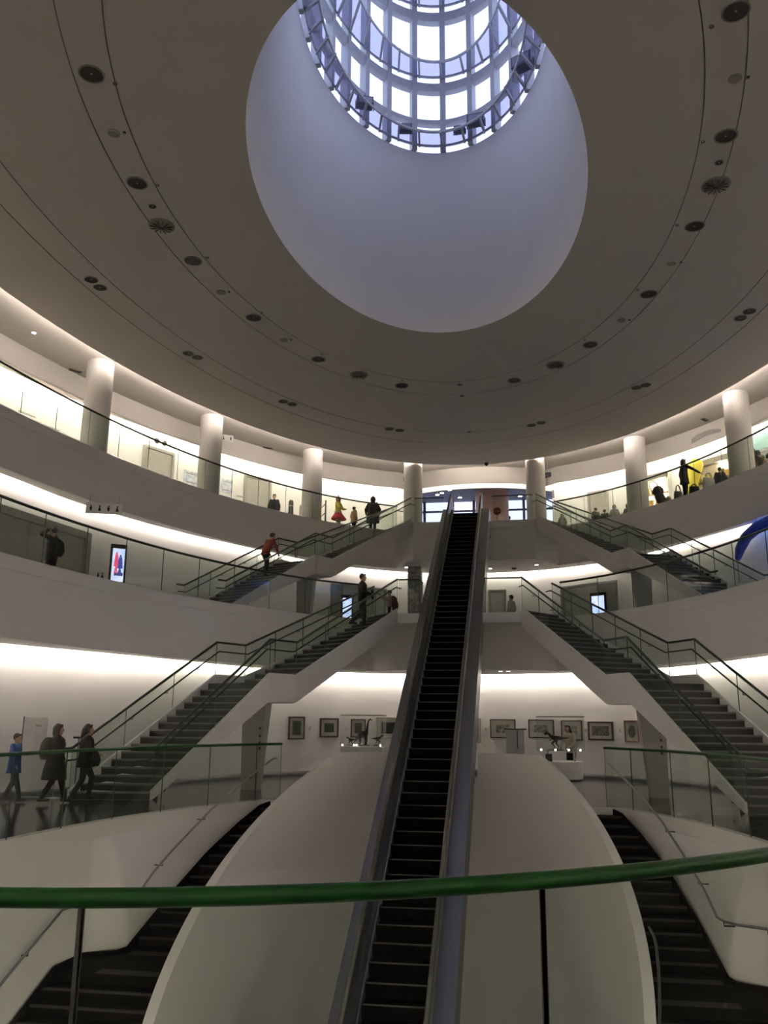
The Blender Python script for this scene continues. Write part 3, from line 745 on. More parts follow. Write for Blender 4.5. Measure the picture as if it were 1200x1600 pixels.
for i, (x, y) in enumerate([(-6.07, 16.96), (-3.18, 26.32), (3.18, 26.36), (6.22, 17.17)]):
    t = empty('dome_fixture', (x, y, HC)); tag(t, 'large shallow ribbed dome fixture on the ceiling, ' + ['far left', 'left of the middle', 'right of the middle', 'far right'][i], 'light', 'ribbed dome fixtures')
    mb = MB(); mb.lathe([(0.30, 0.0), (0.30, -0.02), (0.27, -0.03)], 28, cap=False); mb.build('rim', TRIMW, t)
    mb = MB()
    mb.lathe([(0.27, -0.028), (0.2, -0.05), (0.1, -0.07), (0.01, -0.075)], 28, cap=False); mb.build('dome', mat('ribbed_metal', (0.28, 0.26, 0.23), 0.3, metal=0.6, var=0.25, scale=18), t)
    for q in range(6):
        a = PI * q / 6; child_box('rib', (0, 0, -0.07), (0.5, 0.012, 0.02), CAN, t, a)
DOT = emat('downlight_glow', (1.0, 0.93, 0.82), 14.0)
def glow(x, y, z, r, label, group=None):
    t = empty('soffit_downlight', (x, y, z)); tag(t, label, 'light', group)
    mb = MB(); mb.lathe([(r * 1.3, 0), (r * 1.3, -0.01), (r, -0.012)], 16, cap=False); mb.build('trim_ring', WHITEM, t)
    mb = MB(); mb.lathe([(r, -0.011), (0.005, -0.013)], 16, cap=False); mb.build('lamp', DOT, t)
glow(-1.72, 27.95, SO1, 0.06, 'small lit downlight under the middle gallery, left of the escalator')
glow(1.18, 28.15, SO1, 0.055, 'small lit downlight under the middle gallery right of the escalator, left of a pair', 'pair of lit downlights')
glow(1.42, 28.15, SO1, 0.055, 'small lit downlight under the middle gallery right of the escalator, right of a pair', 'pair of lit downlights')
glow(-2.98, 36.9, SO2, 0.07, 'small lit downlight under the top gallery, left of the escalator')
glow(2.57, 36.91, SO2, 0.07, 'small lit downlight under the top gallery, right of the escalator')
glow(0.60, 37.6, SO2, 0.06, 'small lit downlight under the top gallery, just right of the escalator')
glow(-12.4, 22.3, ZA, 0.06, 'small lit downlight in the raised ceiling at the far left')
t = empty('smoke_detector', (1.62, 37.6, SO2)); tag(t, 'grey smoke detector under the top gallery right of the escalator', 'detector')
mb = MB(); mb.lathe([(0.11, 0), (0.11, -0.03), (0.07, -0.06)], 16); mb.build('housing', CAN, t)
mb = MB(); mb.lathe([(0.03, -0.06), (0.02, -0.08)], 10); mb.build('sensor_head', BLACKM, t)
for (x, y, l) in [(-12.6, 25.2, 'small dark vent in the raised gallery ceiling, far left'), (-8.6, 34.2, 'small dark vent in the raised gallery ceiling behind the third column from left'), (9.0, 33.0, 'small dark vent in the raised gallery ceiling on the right')]:
    t = empty('ceiling_vent', (x, y, ZA)); tag(t, l, 'vent')
    child_box('vent_frame', (0, 0, -0.012), (0.42, 0.16, 0.024), TRIMW, t, 0.9); 
    for q in (-0.045, 0, 0.045): child_box('slat', (q * -0.78, q * 0.62, -0.03), (0.38, 0.02, 0.012), CAN, t, 0.9)
t = empty('ceiling_camera', (0.9, 37.25, HC)); tag(t, 'small black dome camera hanging at the edge of the ceiling above the escalator', 'camera')
t.location = (0.55, 36.95, HC)
mb = MB(); mb.lathe([(0.09, 0), (0.09, -0.05)], 16); mb.build('base', BLACKM, t); mb = MB(); mb.sphere((0, 0, -0.06), 0.08); mb.build('dome', BLACKM, t, True)
# lobby spotlights
SPOT = emat('lobby_spot', (1.0, 0.93, 0.75), 22.0)
for i, (x, y) in enumerate([(-2.0, 40.9), (-1.75, 40.6), (-1.33, 40.1), (-0.95, 41.6), (1.98, 41.7)]):
    t = empty('lobby_spotlight', (x, y, ZL)); tag(t, ['pale spotlight in the dark lobby ceiling, first left of the escalator head', 'pale spotlight in the dark lobby ceiling, second left of the escalator head', 'large pale spotlight in the dark lobby ceiling above the left newel', 'pale spotlight low over the left escalator newel', 'pale spotlight in the lobby right of the pink pillar'][i], 'light')
    mb = MB(); mb.lathe([(0.05, 0), (0.05, -0.10), (0.09, -0.16)], 14, cap=False); mb.build('can', WHITEM, t)
    mb = MB(); mb.lathe([(0.088, -0.155), (0.005, -0.158)], 14, cap=False); mb.build('lamp', SPOT, t)
# floodlights and a projector on the lantern catwalks
def flood(x, y, z, rz, label, big=1.0):
    t = empty('floodlight', (x, y, z), rz); tag(t, label, 'floodlight', 'floodlights on the lantern catwalk')
    child_box('body', (0, 0, 0.22 * big), (0.46 * big, 0.26 * big, 0.26 * big), mat('flood_body', (0.10, 0.10, 0.12), 0.4, metal=0.4), t)
    for q in range(5): child_box('cooling_fin', ((q - 2) * 0.09 * big, 0.15 * big, 0.22 * big), (0.02, 0.06, 0.22 * big), CAN, t)
    child_box('lens', (0, -0.135 * big, 0.22 * big), (0.38 * big, 0.015, 0.19 * big), mat('lens_glass', (0.25, 0.25, 0.32), 0.1), t)
    for s in (-1, 1): child_box('yoke', (s * 0.25 * big, 0, 0.12 * big), (0.02, 0.06, 0.24 * big), STEELD, t)
def lan_in(px_, py_, off):
    t_ = fth(px_, py_); p = P2(LAN, t_, -off); return p.x, p.y, -t_ 
for (x, y, l, b) in [(-2.16, 20.9, 'dark floodlight on the lowest lantern catwalk, left', 1.0), (1.07, 22.1, 'dark floodlight on the lowest lantern catwalk, right of the middle', 1.05), (2.56, 20.1, 'dark floodlight on the lowest lantern catwalk, far right', 1.25), (-1.1, 22.2, 'pale floodlight box at the middle of the lowest catwalk', 0.8), (0.55, 22.3, 'second pale floodlight box just right of the middle of the lowest catwalk', 0.7)]:
    u = lan_in(x, y, 0.42); flood(u[0], u[1], 18.19, u[2], l, b)
t = empty('projector_box', (0.0, 21.2, 22.60)); tag(t, 'grey box with a round fixture hanging under the highest catwalk', 'projector')
child_box('housing', (0, 0, 0.1), (0.8, 0.5, 0.36), LAV, t)
mb = MB(); mb.lathe([(0.17, -0.10), (0.17, -0.14), (0.12, -0.16), (0.04, -0.17)], 20); mb.build('round_lens', mat('lens_dark', (0.08, 0.08, 0.11), 0.3), t)
# --- support columns under the stair landings
SUP = mat('grey_column_paint', (0.50, 0.485, 0.46), 0.7)
for (x, y, z0, z1, w0, w1, l) in [(-4.85, 22.0, 0.0, ZM1 - 0.44, 0.40, 0.62, 'tapering pillar carrying the left stair landing on the main floor'), (4.85, 22.0, 0.0, ZM1 - 0.44, 0.40, 0.62, 'tapering pillar carrying the right stair landing on the main floor'),
                                  (-6.15, 31.9, H2, ZM2 - 0.44, 0.44, 0.66, 'tapering pillar carrying the left upper stair landing'), (6.15, 31.9, H2, ZM2 - 0.44, 0.44, 0.66, 'tapering pillar carrying the right upper stair landing')]:
    t = empty('support_pillar', (x, y, z0)); tag(t, l, 'pillar')
    mb = MB(); a, b = w0 / 2, w1 / 2; s = -0.08 if x < 0 else 0.08
    mb.hexa([(-a + s, -0.22, 0), (a + s, -0.22, 0), (a + s, 0.22, 0), (-a + s, 0.22, 0), (-b, -0.25, z1 - z0), (b, -0.25, z1 - z0), (b, 0.25, z1 - z0), (-b, 0.25, z1 - z0)]); mb.build('shaft', SUP, t)
    if z0 == 0:
        for q, h in enumerate((1.0, 1.14, 1.3, 1.48)): child_box('small_mark', (0.17, -0.245 - 0.01 * h * 0, h), (0.05, 0.012, 0.06), mat('rust_mark', (0.16, 0.07, 0.05), 0.7), t)
t = empty('marble_pillar', (-2.62, 37.0, H2)); tag(t, 'grey veined square pillar behind the child with the red backpack', 'pillar')
child_box('shaft', (0, 0, (SO2 - H2) / 2), (0.58, 0.5, SO2 - H2), artmat('grey_marble', (0.16, 0.17, 0.16), (0.36, 0.37, 0.35), 7), t)
child_box('cap_strip', (0, 0, SO2 - H2 - 0.25), (0.60, 0.52, 0.03), STEELD, t); child_box('joint', (0.03, -0.252, (SO2 - H2) / 2), (0.02, 0.012, SO2 - H2), STEELD, t)
child_box('fire_call_box', (0.31, -0.2, 1.55), (0.08, 0.12, 0.26), STEELD, t)

# ================================================================== PICTURES on the lowest gallery wall
WOODD = mat('dark_wood_frame', (0.045, 0.025, 0.018), 0.4, var=0.3, scale=30); WOODR = mat('reddish_wood_frame', (0.22, 0.12, 0.085), 0.45, var=0.2, scale=30)
WOODL = mat('pale_wood_frame', (0.42, 0.37, 0.30), 0.5, var=0.1, scale=30); MATB = mat('mat_board', (0.66, 0.64, 0.58), 0.8)
def picture(x0, y0, x1, y1, zt, zb, fm, fw, margin, art, label, blank=False, oval=False):
    c, rz = at_wall(W1, (x0 + x1) / 2, (y0 + y1) / 2, 0.035)
    wd = math.hypot(x1 - x0, y1 - y0); h = zt - zb
    t = empty('picture', (c.x, c.y, (zt + zb) / 2), rz); tag(t, label, 'picture', 'framed pictures')
    for z in (-1, 1): child_box('frame_rail', (0, 0, z * (h / 2 - fw / 2)), (wd, 0.05, fw), fm, t)
    for s in (-1, 1): child_box('frame_stile', (s * (wd / 2 - fw / 2), 0, 0), (fw, 0.05, h - 2 * fw), fm, t)
    child_box('mat_board', (0, 0.005, 0), (wd - 2 * fw, 0.02, h - 2 * fw), MATB, t)
    aw, ah = wd - 2 * fw - 2 * margin, h - 2 * fw - 2 * margin * 0.9
    mb = MB()
    if oval:
        mb.lathe([(1, -0.004), (1, 0.004)], 28); 
        for v in mb.V: v.x, v.y, v.z = v.x * aw / 2, v.z - 0.008, v.y * ah / 2
    else: mb.box((0, -0.008, 0), (aw, 0.008, ah))
    mb.build('print', art, t)
    child_box('glazing', (0, -0.018, 0), (wd - 2 * fw, 0.003, h - 2 * fw), CASEG, t)
AG = lambda n, a, b, sc=14: artmat(n, a, b, sc)
picture(-5.54, 27.61, -5.14, 28.09, 1.81, 1.10, WOODD, 0.045, 0.10, AG('art_1', (0.02, 0.035, 0.02), (0.10, 0.13, 0.09)), 'upright dark print in a thick dark frame, leftmost on the picture wall')
picture(-4.73, 28.52, -4.22, 29.01, 1.77, 1.16, WOODD, 0.05, 0.12, AG('art_2', (0.02, 0.035, 0.02), (0.13, 0.15, 0.08), 22), 'small square dark green print in a dark frame, second from left')
picture(-3.85, 29.29, -3.4, 29.55, 1.75, 1.16, WOODD, 0.035, 0.10, AG('art_3', (0.05, 0.05, 0.045), (0.14, 0.14, 0.12), 22), 'upright grey print behind the glass case with the long-necked model')
picture(-3.05, 29.73, -2.24, 30.07, 1.82, 1.12, WOODL, 0.04, 0.14, AG('art_4', (0.015, 0.02, 0.012), (0.07, 0.08, 0.05)), 'wide black-green print in a pale frame left of the escalator')
picture(-0.04, 30.51, 0.42, 30.48, 1.81, 1.01, WOODL, 0.03, 0.06, AG('art_5', (0.10, 0.10, 0.09), (0.45, 0.43, 0.38)), 'pale picture half hidden behind the escalator on its right')
picture(0.74, 30.43, 1.58, 30.28, 1.78, 1.17, WOODD, 0.03, 0.16, AG('art_6', (0.06, 0.055, 0.05), (0.55, 0.53, 0.48), 9), 'wide etching of dark shapes in a thin black frame, above the white plinth')
picture(2.02, 30.15, 2.83, 29.83, 1.78, 1.19, WOODD, 0.028, 0.17, AG('art_7', (0.12, 0.11, 0.10), (0.55, 0.53, 0.48), 16), 'wide pale etching in a thin black frame left of the woman at the glass case')
picture(3.07, 29.71, 3.71, 29.37, 1.76, 1.14, WOODD, 0.028, 0.15, AG('art_8', (0.25, 0.24, 0.21), (0.58, 0.56, 0.5), 16), 'very pale etching in a thin black frame right of the woman at the glass case')
picture(3.89, 29.26, 4.62, 28.64, 1.73, 1.15, WOODD, 0.055, 0.10, AG('art_9', (0.04, 0.035, 0.03), (0.30, 0.27, 0.22), 10), 'landscape print in a thick black frame, second from right')
picture(4.93, 28.32, 5.31, 27.89, 1.77, 1.12, WOODR, 0.05, 0.10, AG('art_10', (0.05, 0.045, 0.04), (0.30, 0.27, 0.22), 12), 'oval portrait print in a reddish wooden frame, rightmost on the wall', oval=True)
for i, (x, y) in enumerate([(-4.98, 28.26), (-3.98, 29.2), (0.58, 30.46), (1.82, 30.2), (3.8, 29.3), (4.78, 28.45)]):
    c, rz = at_wall(W1, x, y, 0.008)
    t = empty('caption_card', (c.x, c.y, 1.45), rz); tag(t, '%s small grey caption card from the left on the picture wall' % ORD[i], 'card', 'caption cards')
    child_box('card', (0, 0, 0), (0.07, 0.008, 0.09), mat('caption_grey', (0.42, 0.41, 0.39), 0.8), t)

# ================================================================== GLASS CASES, PLINTH
def remesh(o, vox, sm=2):
    m = o.modifiers.new('r', 'REMESH'); m.mode = 'VOXEL'; m.voxel_size = vox; m.use_smooth_shade = True
    s_ = o.modifiers.new('s', 'SMOOTH'); s_.iterations = sm; s_.factor = 0.5
    dg = bpy.context.evaluated_depsgraph_get(); dg.update()
    me = bpy.data.meshes.new_from_object(o.evaluated_get(dg)); old = o.data
    o.modifiers.clear(); o.data = me
    for p in me.polygons: p.use_smooth = True
    bpy.data.meshes.remove(old); return o
def caps(mb, a, b, ra, rb, n=10):
    """closed tapered limb with round ends"""
    a, b = Vector(a), Vector(b); d = b - a; L = max(d.length, 1e-4); u = d / L
    pts = []; rs = []
    for q in range(0, 4): an = PI / 2 * (1 - q / 3.0); pts.append(a - u * ra * math.sin(an)); rs.append(max(ra * math.cos(an), 0.0008))
    for q in range(0, 4): an = PI / 2 * q / 3.0; pts.append(b + u * rb * math.sin(an)); rs.append(max(rb * math.cos(an), 0.0008))
    mb.tube(pts, rs, n)
def path(mb, pts, rs):
    for (a, ra), (b, rb) in zip(list(zip(pts, rs))[:-1], list(zip(pts, rs))[1:]): caps(mb, a, b, ra, rb)
BRONZE = mat('dark_bronze', (0.018, 0.017, 0.014), 0.5, var=0.3, scale=20)
def sauropod(loc, rz, s, label):
    t = empty('dinosaur_model', loc, rz); tag(t, label, 'model')
    mb = MB()
    path(mb, [(-0.42, 0, 0.10), (-0.30, 0, 0.22), (-0.16, 0, 0.40), (0.0, 0, 0.46), (0.12, 0, 0.50)], [0.01, 0.03, 0.10, 0.15, 0.11])
    path(mb, [(0.12, 0, 0.50), (0.18, 0, 0.68), (0.20, 0, 0.88), (0.24, 0, 1.04), (0.30, 0, 1.09)], [0.10, 0.055, 0.04, 0.03, 0.025])
    caps(mb, (0.30, 0, 1.09), (0.38, 0, 1.06), 0.035, 0.022)
    for x, y in ((0.12, 0.08), (0.10, -0.08), (-0.16, 0.09), (-0.14, -0.09)): path(mb, [(x, y * 0.8, 0.42), (x + 0.02, y, 0.2), (x, y, 0.03)], [0.07, 0.045, 0.04])
    mb.V = [v * s for v in mb.V]
    remesh(mb.build('body', BRONZE, t), 0.016 * s); 
    for sy in (-1, 1):
        e = MB(); e.sphere((0.335 * s, sy * 0.03 * s, 1.095 * s), 0.008 * s); e.build('eye', WHITEM, t)
    child_box('base', (0, 0, 0.012), (0.55 * s, 0.3 * s, 0.024), BLACKM, t)
def theropod(loc, rz, s, label, base=True):
    t = empty('dinosaur_model', loc, rz); tag(t, label, 'model')
    mb = MB()
    path(mb, [(-0.55, 0, 0.47), (-0.35, 0, 0.46), (-0.14, 0, 0.46), (0.05, 0, 0.47), (0.18, 0, 0.54), (0.26, 0, 0.63)], [0.008, 0.035, 0.085, 0.10, 0.065, 0.045])
    path(mb, [(0.26, 0, 0.63), (0.33, 0, 0.67), (0.42, 0, 0.63)], [0.05, 0.055, 0.03]); caps(mb, (0.32, 0, 0.62), (0.41, 0, 0.585), 0.03, 0.018)
    for y, k in ((0.06, 0.10), (-0.06, -0.06)):
        path(mb, [(-0.06, y, 0.42), (0.04 + k, y * 1.3, 0.27), (-0.06 + k, y * 1.3, 0.14), (0.0 + k, y * 1.3, 0.03)], [0.065, 0.04, 0.02, 0.018]); caps(mb, (k, y * 1.3, 0.02), (0.08 + k, y * 1.3, 0.015), 0.018, 0.01)
        path(mb, [(0.15, y, 0.45), (0.20, y * 1.2, 0.37), (0.26, y * 1.2, 0.37)], [0.025, 0.014, 0.01])
    mb.V = [v * s for v in mb.V]
    remesh(mb.build('body', BRONZE, t), 0.013 * s)
    for sy in (-1, 1):
        e = MB(); e.sphere((0.36 * s, sy * 0.045 * s, 0.69 * s), 0.008 * s); e.build('eye', WHITEM, t)
    if base: child_box('base', (0, 0, 0.01), (0.6 * s, 0.34 * s, 0.02), BLACKM, t)
def glass_case(x, y, z0, z1, w_, dpt, label, legs=True):
    t = empty('display_case', (x, y, 0)); tag(t, label, 'display case')
    h = z1 - z0
    for s in (-1, 1):
        child_box('glass_side', (s * w_ / 2, 0, z0 + h / 2), (0.012, dpt, h), [CASEG, ][0], t); child_box('glass_front' if s < 0 else 'glass_back', (0, s * dpt / 2, z0 + h / 2), (w_, 0.012, h), CASEG, t)
    child_box('glass_lid', (0, 0, z1), (w_, dpt, 0.012), CASEG, t)
    for s in (-1, 1): child_box('lid_edge', (0, s * dpt / 2, z1), (w_ + 0.02, 0.022, 0.03), TRIMW, t)
    child_box('shelf', (0, 0, z0 - 0.012), (w_ + 0.01, dpt, 0.024), CASEG, t)
    for i, dx in enumerate((-0.42, -0.12, 0.16, 0.4) if legs else (-0.45, -0.18, -0.12, 0.44)):
        mb = MB(); mb.sphere((dx * w_, -dpt * 0.42, z0 + 0.02), 0.022); mb.build('case_lamp', DOT, t, True)
    if legs:
        for sx in (-0.40, 0.40):
            for sy in (-0.3, 0.3): child_box('leg', (sx * w_ * 0.7, sy * dpt, (z0 + 0.55) / 2), (0.05, 0.05, z0 - 0.55), STEEL, t)
    return t
c1 = glass_case(2.95, 28.05, 0.86, 1.86, 1.42, 0.66, 'glass display case on a round white base, right of the escalator')
t = empty('round_base', (2.95, 28.05, 0)); tag(t, 'low round white base under the right glass case', 'base')
mb = MB(); mb.lathe([(0.60, 0.03), (0.64, 0.04), (0.64, 0.14), (0.645, 0.145), (0.645, 0.54), (0.62, 0.55)], 48); mb.build('drum', WHITEM, t)
mb = MB(); mb.lathe([(0.61, 0.0), (0.61, 0.03)], 32); mb.build('shadow_gap', BLACKM, t)
child_box('label_stand', (-0.38, -0.45, 0.66), (0.2, 0.03, 0.22), BLACKM, t, 0.3); child_box('label_stand_foot', (-0.38, -0.43, 0.56), (0.14, 0.1, 0.02), BLACKM, t, 0.3)
theropod((2.80, 28.0, 0.865), PI, 0.78, 'dark two-legged dinosaur model facing left inside the right glass case')
glass_case(-3.05, 27.3, 0.95, 1.86, 1.32, 0.66, 'glass display case left of the escalator with three dark dinosaur models', False)
t = empty('case_plinth', (-3.05, 27.3, 0)); tag(t, 'white plinth under the left glass case, behind the oval wall', 'plinth')
child_box('plinth_body', (0, 0, 0.46), (1.3, 0.64, 0.92), WHITEM, t); child_box('plinth_kick', (0, 0, 0.02), (1.22, 0.58, 0.04), BLACKM, t)
sauropod((-3.05, 27.25, 0.955), 0.0, 0.72, 'dark long-necked dinosaur model in the left glass case')
theropod((-2.62, 27.42, 0.955), 0.1, 0.46, 'small dark running dinosaur model right of the long-necked one')
theropod((-3.46, 27.40, 0.955), PI - 0.2, 0.36, 'smallest dark dinosaur model left of the long-necked one')
t = empty('white_plinth', (1.62, 24.6, 0)); tag(t, 'white box plinth with a dark top edge above the oval wall right of the escalator', 'plinth')
child_box('box', (0, 0, 0.74), (0.48, 0.42, 1.48), WHITEM, t); child_box('top_edge', (0.01, 0, 1.50), (0.6, 0.5, 0.03), BLACKM, t); child_box('dark_rod', (0.06, -0.222, 1.25), (0.02, 0.014, 0.5), BLACKM, t)

# ================================================================== SIGNS, DISPLAYS, DOORS
INK = mat('black_ink', (0.02, 0.02, 0.02), 0.6)
def figure_marks(t, x, z, s, female, m=None, y=-0.012):
    """restroom pictogram: round head and a body"""
    mb = MB(); mb.lathe([(0.045 * s, -0.003), (0.045 * s, 0.003)], 14)
    for v in mb.V: v.x, v.y, v.z = x + v.x, y + v.z, z + 0.13 * s + v.y
    mb.build('pictogram_head', m or INK, t)
    mb = MB(); a, b = (0.03, 0.085) if female else (0.075, 0.04)
    mb.hexa([(x - b * s, y - 0.003, z - 0.14 * s), (x + b * s, y - 0.003, z - 0.14 * s), (x + b * s, y + 0.003, z - 0.14 * s), (x - b * s, y + 0.003, z - 0.14 * s),
             (x - a * s, y - 0.003, z + 0.075 * s), (x + a * s, y - 0.003, z + 0.075 * s), (x + a * s, y + 0.003, z + 0.075 * s), (x - a * s, y + 0.003, z + 0.075 * s)])
    mb.build('pictogram_body', m or INK, t)
def hanging_sign(x, y, z, w_, h, rz, top, label, marks):
    t = empty('hanging_sign', (x, y, z), rz); tag(t, label, 'sign')
    child_box('sign_plate', (0, 0, 0), (w_, 0.02, h), WHITEM, t)
    for s in (-1, 1): child_box('hanger', (s * w_ * 0.4, 0, h / 2 + (top - z - h / 2) / 2), (0.012, 0.012, top - z - h / 2), STEEL, t)
    for i in range(marks): figure_marks(t, w_ * (-0.36 + 0.72 * i / (marks - 1)), 0, h * 1.7, i % 2)
    return t
hanging_sign(-10.3, 23.55, 7.77, 1.05, 0.32, 0.35, SO2, 'white hanging sign with restroom figures over the middle gallery, left', 4)
hanging_sign(-9.75, 31.9, 12.72, 0.8, 0.28, 0.5, ZA, 'white hanging sign with figures over the top gallery behind a column', 3)
t = empty('restroom_stand', (-8.22, 18.35, 0), 0.1); tag(t, 'thin stand with a white restroom placard behind the boy in blue', 'sign')
mb = MB(); mb.lathe([(0.14, 0), (0.14, 0.012), (0.03, 0.03)], 20); mb.build('foot', WHITEM, t); mb = MB(); mb.tube([(0, 0, 0.02), (0, 0, 1.0)], 0.012); mb.build('pole', STEEL, t)
child_box('placard', (0, 0, 1.18), (0.26, 0.015, 0.24), WHITEM, t); figure_marks(t, -0.055, 1.18, 0.62, 1, mat('ink_red', (0.12, 0.03, 0.03), 0.6)); figure_marks(t, 0.055, 1.18, 0.62, 0)
t = empty('notice_board', (-8.72, 18.25, 0), 0.3); tag(t, 'tall plain white notice panel at the left edge behind the boy', 'panel')
child_box('board', (0, 0, 1.28), (0.5, 0.025, 0.85), WHITEM, t); child_box('post', (-0.26, 0, 0.86), (0.025, 0.03, 1.72), STEELD, t); child_box('foot', (0, 0, 0.015), (0.5, 0.3, 0.03), STEELD, t); child_box('small_print', (0.06, -0.016, 1.52), (0.12, 0.006, 0.05), mat('caption_grey', (0.4, 0.4, 0.4)), t)
t = empty('barrier_post', (-8.0, 18.85, 0), 0.2); tag(t, 'dark-topped thin post with a small label beside the left stair foot', 'post')
mb = MB(); mb.tube([(0, 0, 0.02), (0, 0, 1.25)], 0.014); mb.build('pole', STEELD, t); child_box('top_bar', (0.06, 0, 1.27), (0.36, 0.05, 0.045), BLACKM, t); child_box('label_plate', (0.12, -0.01, 1.1), (0.16, 0.012, 0.22), WHITEM, t)
mb = MB(); mb.lathe([(0.15, 0), (0.15, 0.02)], 18); mb.build('foot', STEELD, t)
t = empty('no_entry_sign', (1.0, 35.78, H3)); tag(t, 'round red no-entry sign on a stand at the escalator head', 'sign')
mb = MB(); mb.lathe([(0.165, -0.008), (0.165, 0.008)], 28)
for v in mb.V: v.y, v.z = v.z, v.y + 0.45
mb.build('disc', mat('sign_red', (0.36, 0.05, 0.03), 0.5), t); child_box('white_bar', (0, -0.012, 0.45), (0.22, 0.01, 0.06), mat('sign_bar', (0.5, 0.42, 0.38), 0.5), t); child_box('post', (0, 0.015, 0.16), (0.03, 0.02, 0.32), STEELD, t)
# upright digital displays of the middle gallery
def screen_mat(nm, cols, st):
    m = bpy.data.materials.new(nm); m.use_nodes = True; n = m.node_tree; n.nodes.clear()
    o = n.nodes.new('ShaderNodeOutputMaterial'); e = n.nodes.new('ShaderNodeEmission'); e.inputs[1].default_value = st
    tc = n.nodes.new('ShaderNodeTexCoord'); nz = n.nodes.new('ShaderNodeTexNoise'); nz.inputs['Scale'].default_value = 3.0; nz.inputs['Detail'].default_value = 1
    rp = n.nodes.new('ShaderNodeValToRGB'); rp.color_ramp.interpolation = 'CONSTANT'
    for i, (p_, c) in enumerate(cols):
        el = rp.color_ramp.elements[i] if i < 2 else rp.color_ramp.elements.new(p_)
        el.position = p_; el.color = (*c, 1)
    n.links.new(tc.outputs['Object'], nz.inputs['Vector']); n.links.new(nz.outputs['Fac'], rp.inputs['Fac']); n.links.new(rp.outputs[0], e.inputs[0]); n.links.new(e.outputs[0], o.inputs[0])
    return m
def kiosk(x, y, rz, w_, zb, zt, sm, label, top=0.12):
    t = empty('digital_display', (x, y, H2), rz); tag(t, label, 'display')
    child_box('housing', (0, 0, (zb + zt) / 2), (w_, 0.10, zt - zb), BLACKM, t)
    s_ = child_box('screen', (0, -0.054, (zb + zt - top) / 2 + 0.02), (w_ - 0.12, 0.01, zt - zb - top - 0.06), sm, t)
    child_box('stand', (0, 0.02, zb / 2), (w_ * 0.5, 0.06, zb), BLACKM, t); child_box('foot', (0, 0, 0.015), (w_ * 0.9, 0.45, 0.03), BLACKM, t)
    return t
SC1 = screen_mat('screen_image', [(0.0, (0.50, 0.58, 0.9)), (0.50, (0.60, 0.66, 0.92)), (0.6, (0.7, 0.72, 0.95))], 0.45)
SC2 = screen_mat('screen_pale', [(0.0, (0.45, 0.5, 0.85)), (0.5, (0.55, 0.6, 0.92)), (0.6, (0.4, 0.48, 0.85))], 0.6)
k = kiosk(-10.22, 24.55, 0.62, 0.48, 0.75, 1.95, SC1, 'upright digital display showing a red and blue figure, middle gallery left')
# printed figures on the left display: a red coat beside a dark blue one
def printed(k, x, z, sc, col, wide):
    """flat printed figure on the screen: head, body, legs"""
    m = emat('print_%d' % len(MATS), col, 0.5)
    mb = MB(); mb.sphere((x, -0.061, z + 0.27 * sc), (0.035 * sc, 0.002, 0.045 * sc)); mb.build('printed_head', m, k)
    f = lambda a, b, z0, z1, dx=0.0: [(x - a + dx, -0.062, z + z0 * sc), (x + a + dx, -0.062, z + z0 * sc), (x + a + dx, -0.060, z + z0 * sc), (x - a + dx, -0.060, z + z0 * sc), (x - b, -0.062, z + z1 * sc), (x + b, -0.062, z + z1 * sc), (x + b, -0.060, z + z1 * sc), (x - b, -0.060, z + z1 * sc)]
    mb = MB(); mb.hexa(f(wide, wide * 0.55, -0.18, 0.23)); mb.build('printed_coat', m, k)
    for q in (-1, 1): mb = MB(); mb.hexa(f(wide * 0.28, wide * 0.3, -0.42, -0.17, q * wide * 0.5)); mb.build('printed_leg', m, k)
printed(k, -0.055, 1.42, 0.9, (0.62, 0.07, 0.14), 0.075); printed(k, 0.06, 1.36, 0.85, (0.05, 0.06, 0.26), 0.085)
mb = MB(); mb.box((0.03, -0.061, 1.03), (0.26, 0.002, 0.10)); mb.build('printed_ground', emat('print_ground', (0.04, 0.05, 0.16), 0.5), k)
kiosk(-5.35, 35.75, 0.45, 0.5, 0.7, 1.92, SC2, 'upright digital display with a pale blue screen beside the striding man')
kiosk(5.0, 36.35, -0.5, 0.66, 0.85, 1.95, SC2, 'upright digital display with a pale blue screen, middle gallery right')
t = empty('small_sign_stand', (-10.35, 23.75, H2), 0.5); tag(t, 'low white sign with two dark marks left of the digital display', 'sign')
child_box('plate', (0, 0, 0.86), (0.30, 0.02, 0.22), WHITEM, t); child_box('post', (0, 0.02, 0.42), (0.03, 0.03, 0.8), STEELD, t); child_box('foot', (0, 0.02, 0.01), (0.24, 0.24, 0.02), STEELD, t); figure_marks(t, -0.06, 0.86, 0.5, 0); figure_marks(t, 0.06, 0.86, 0.5, 1)

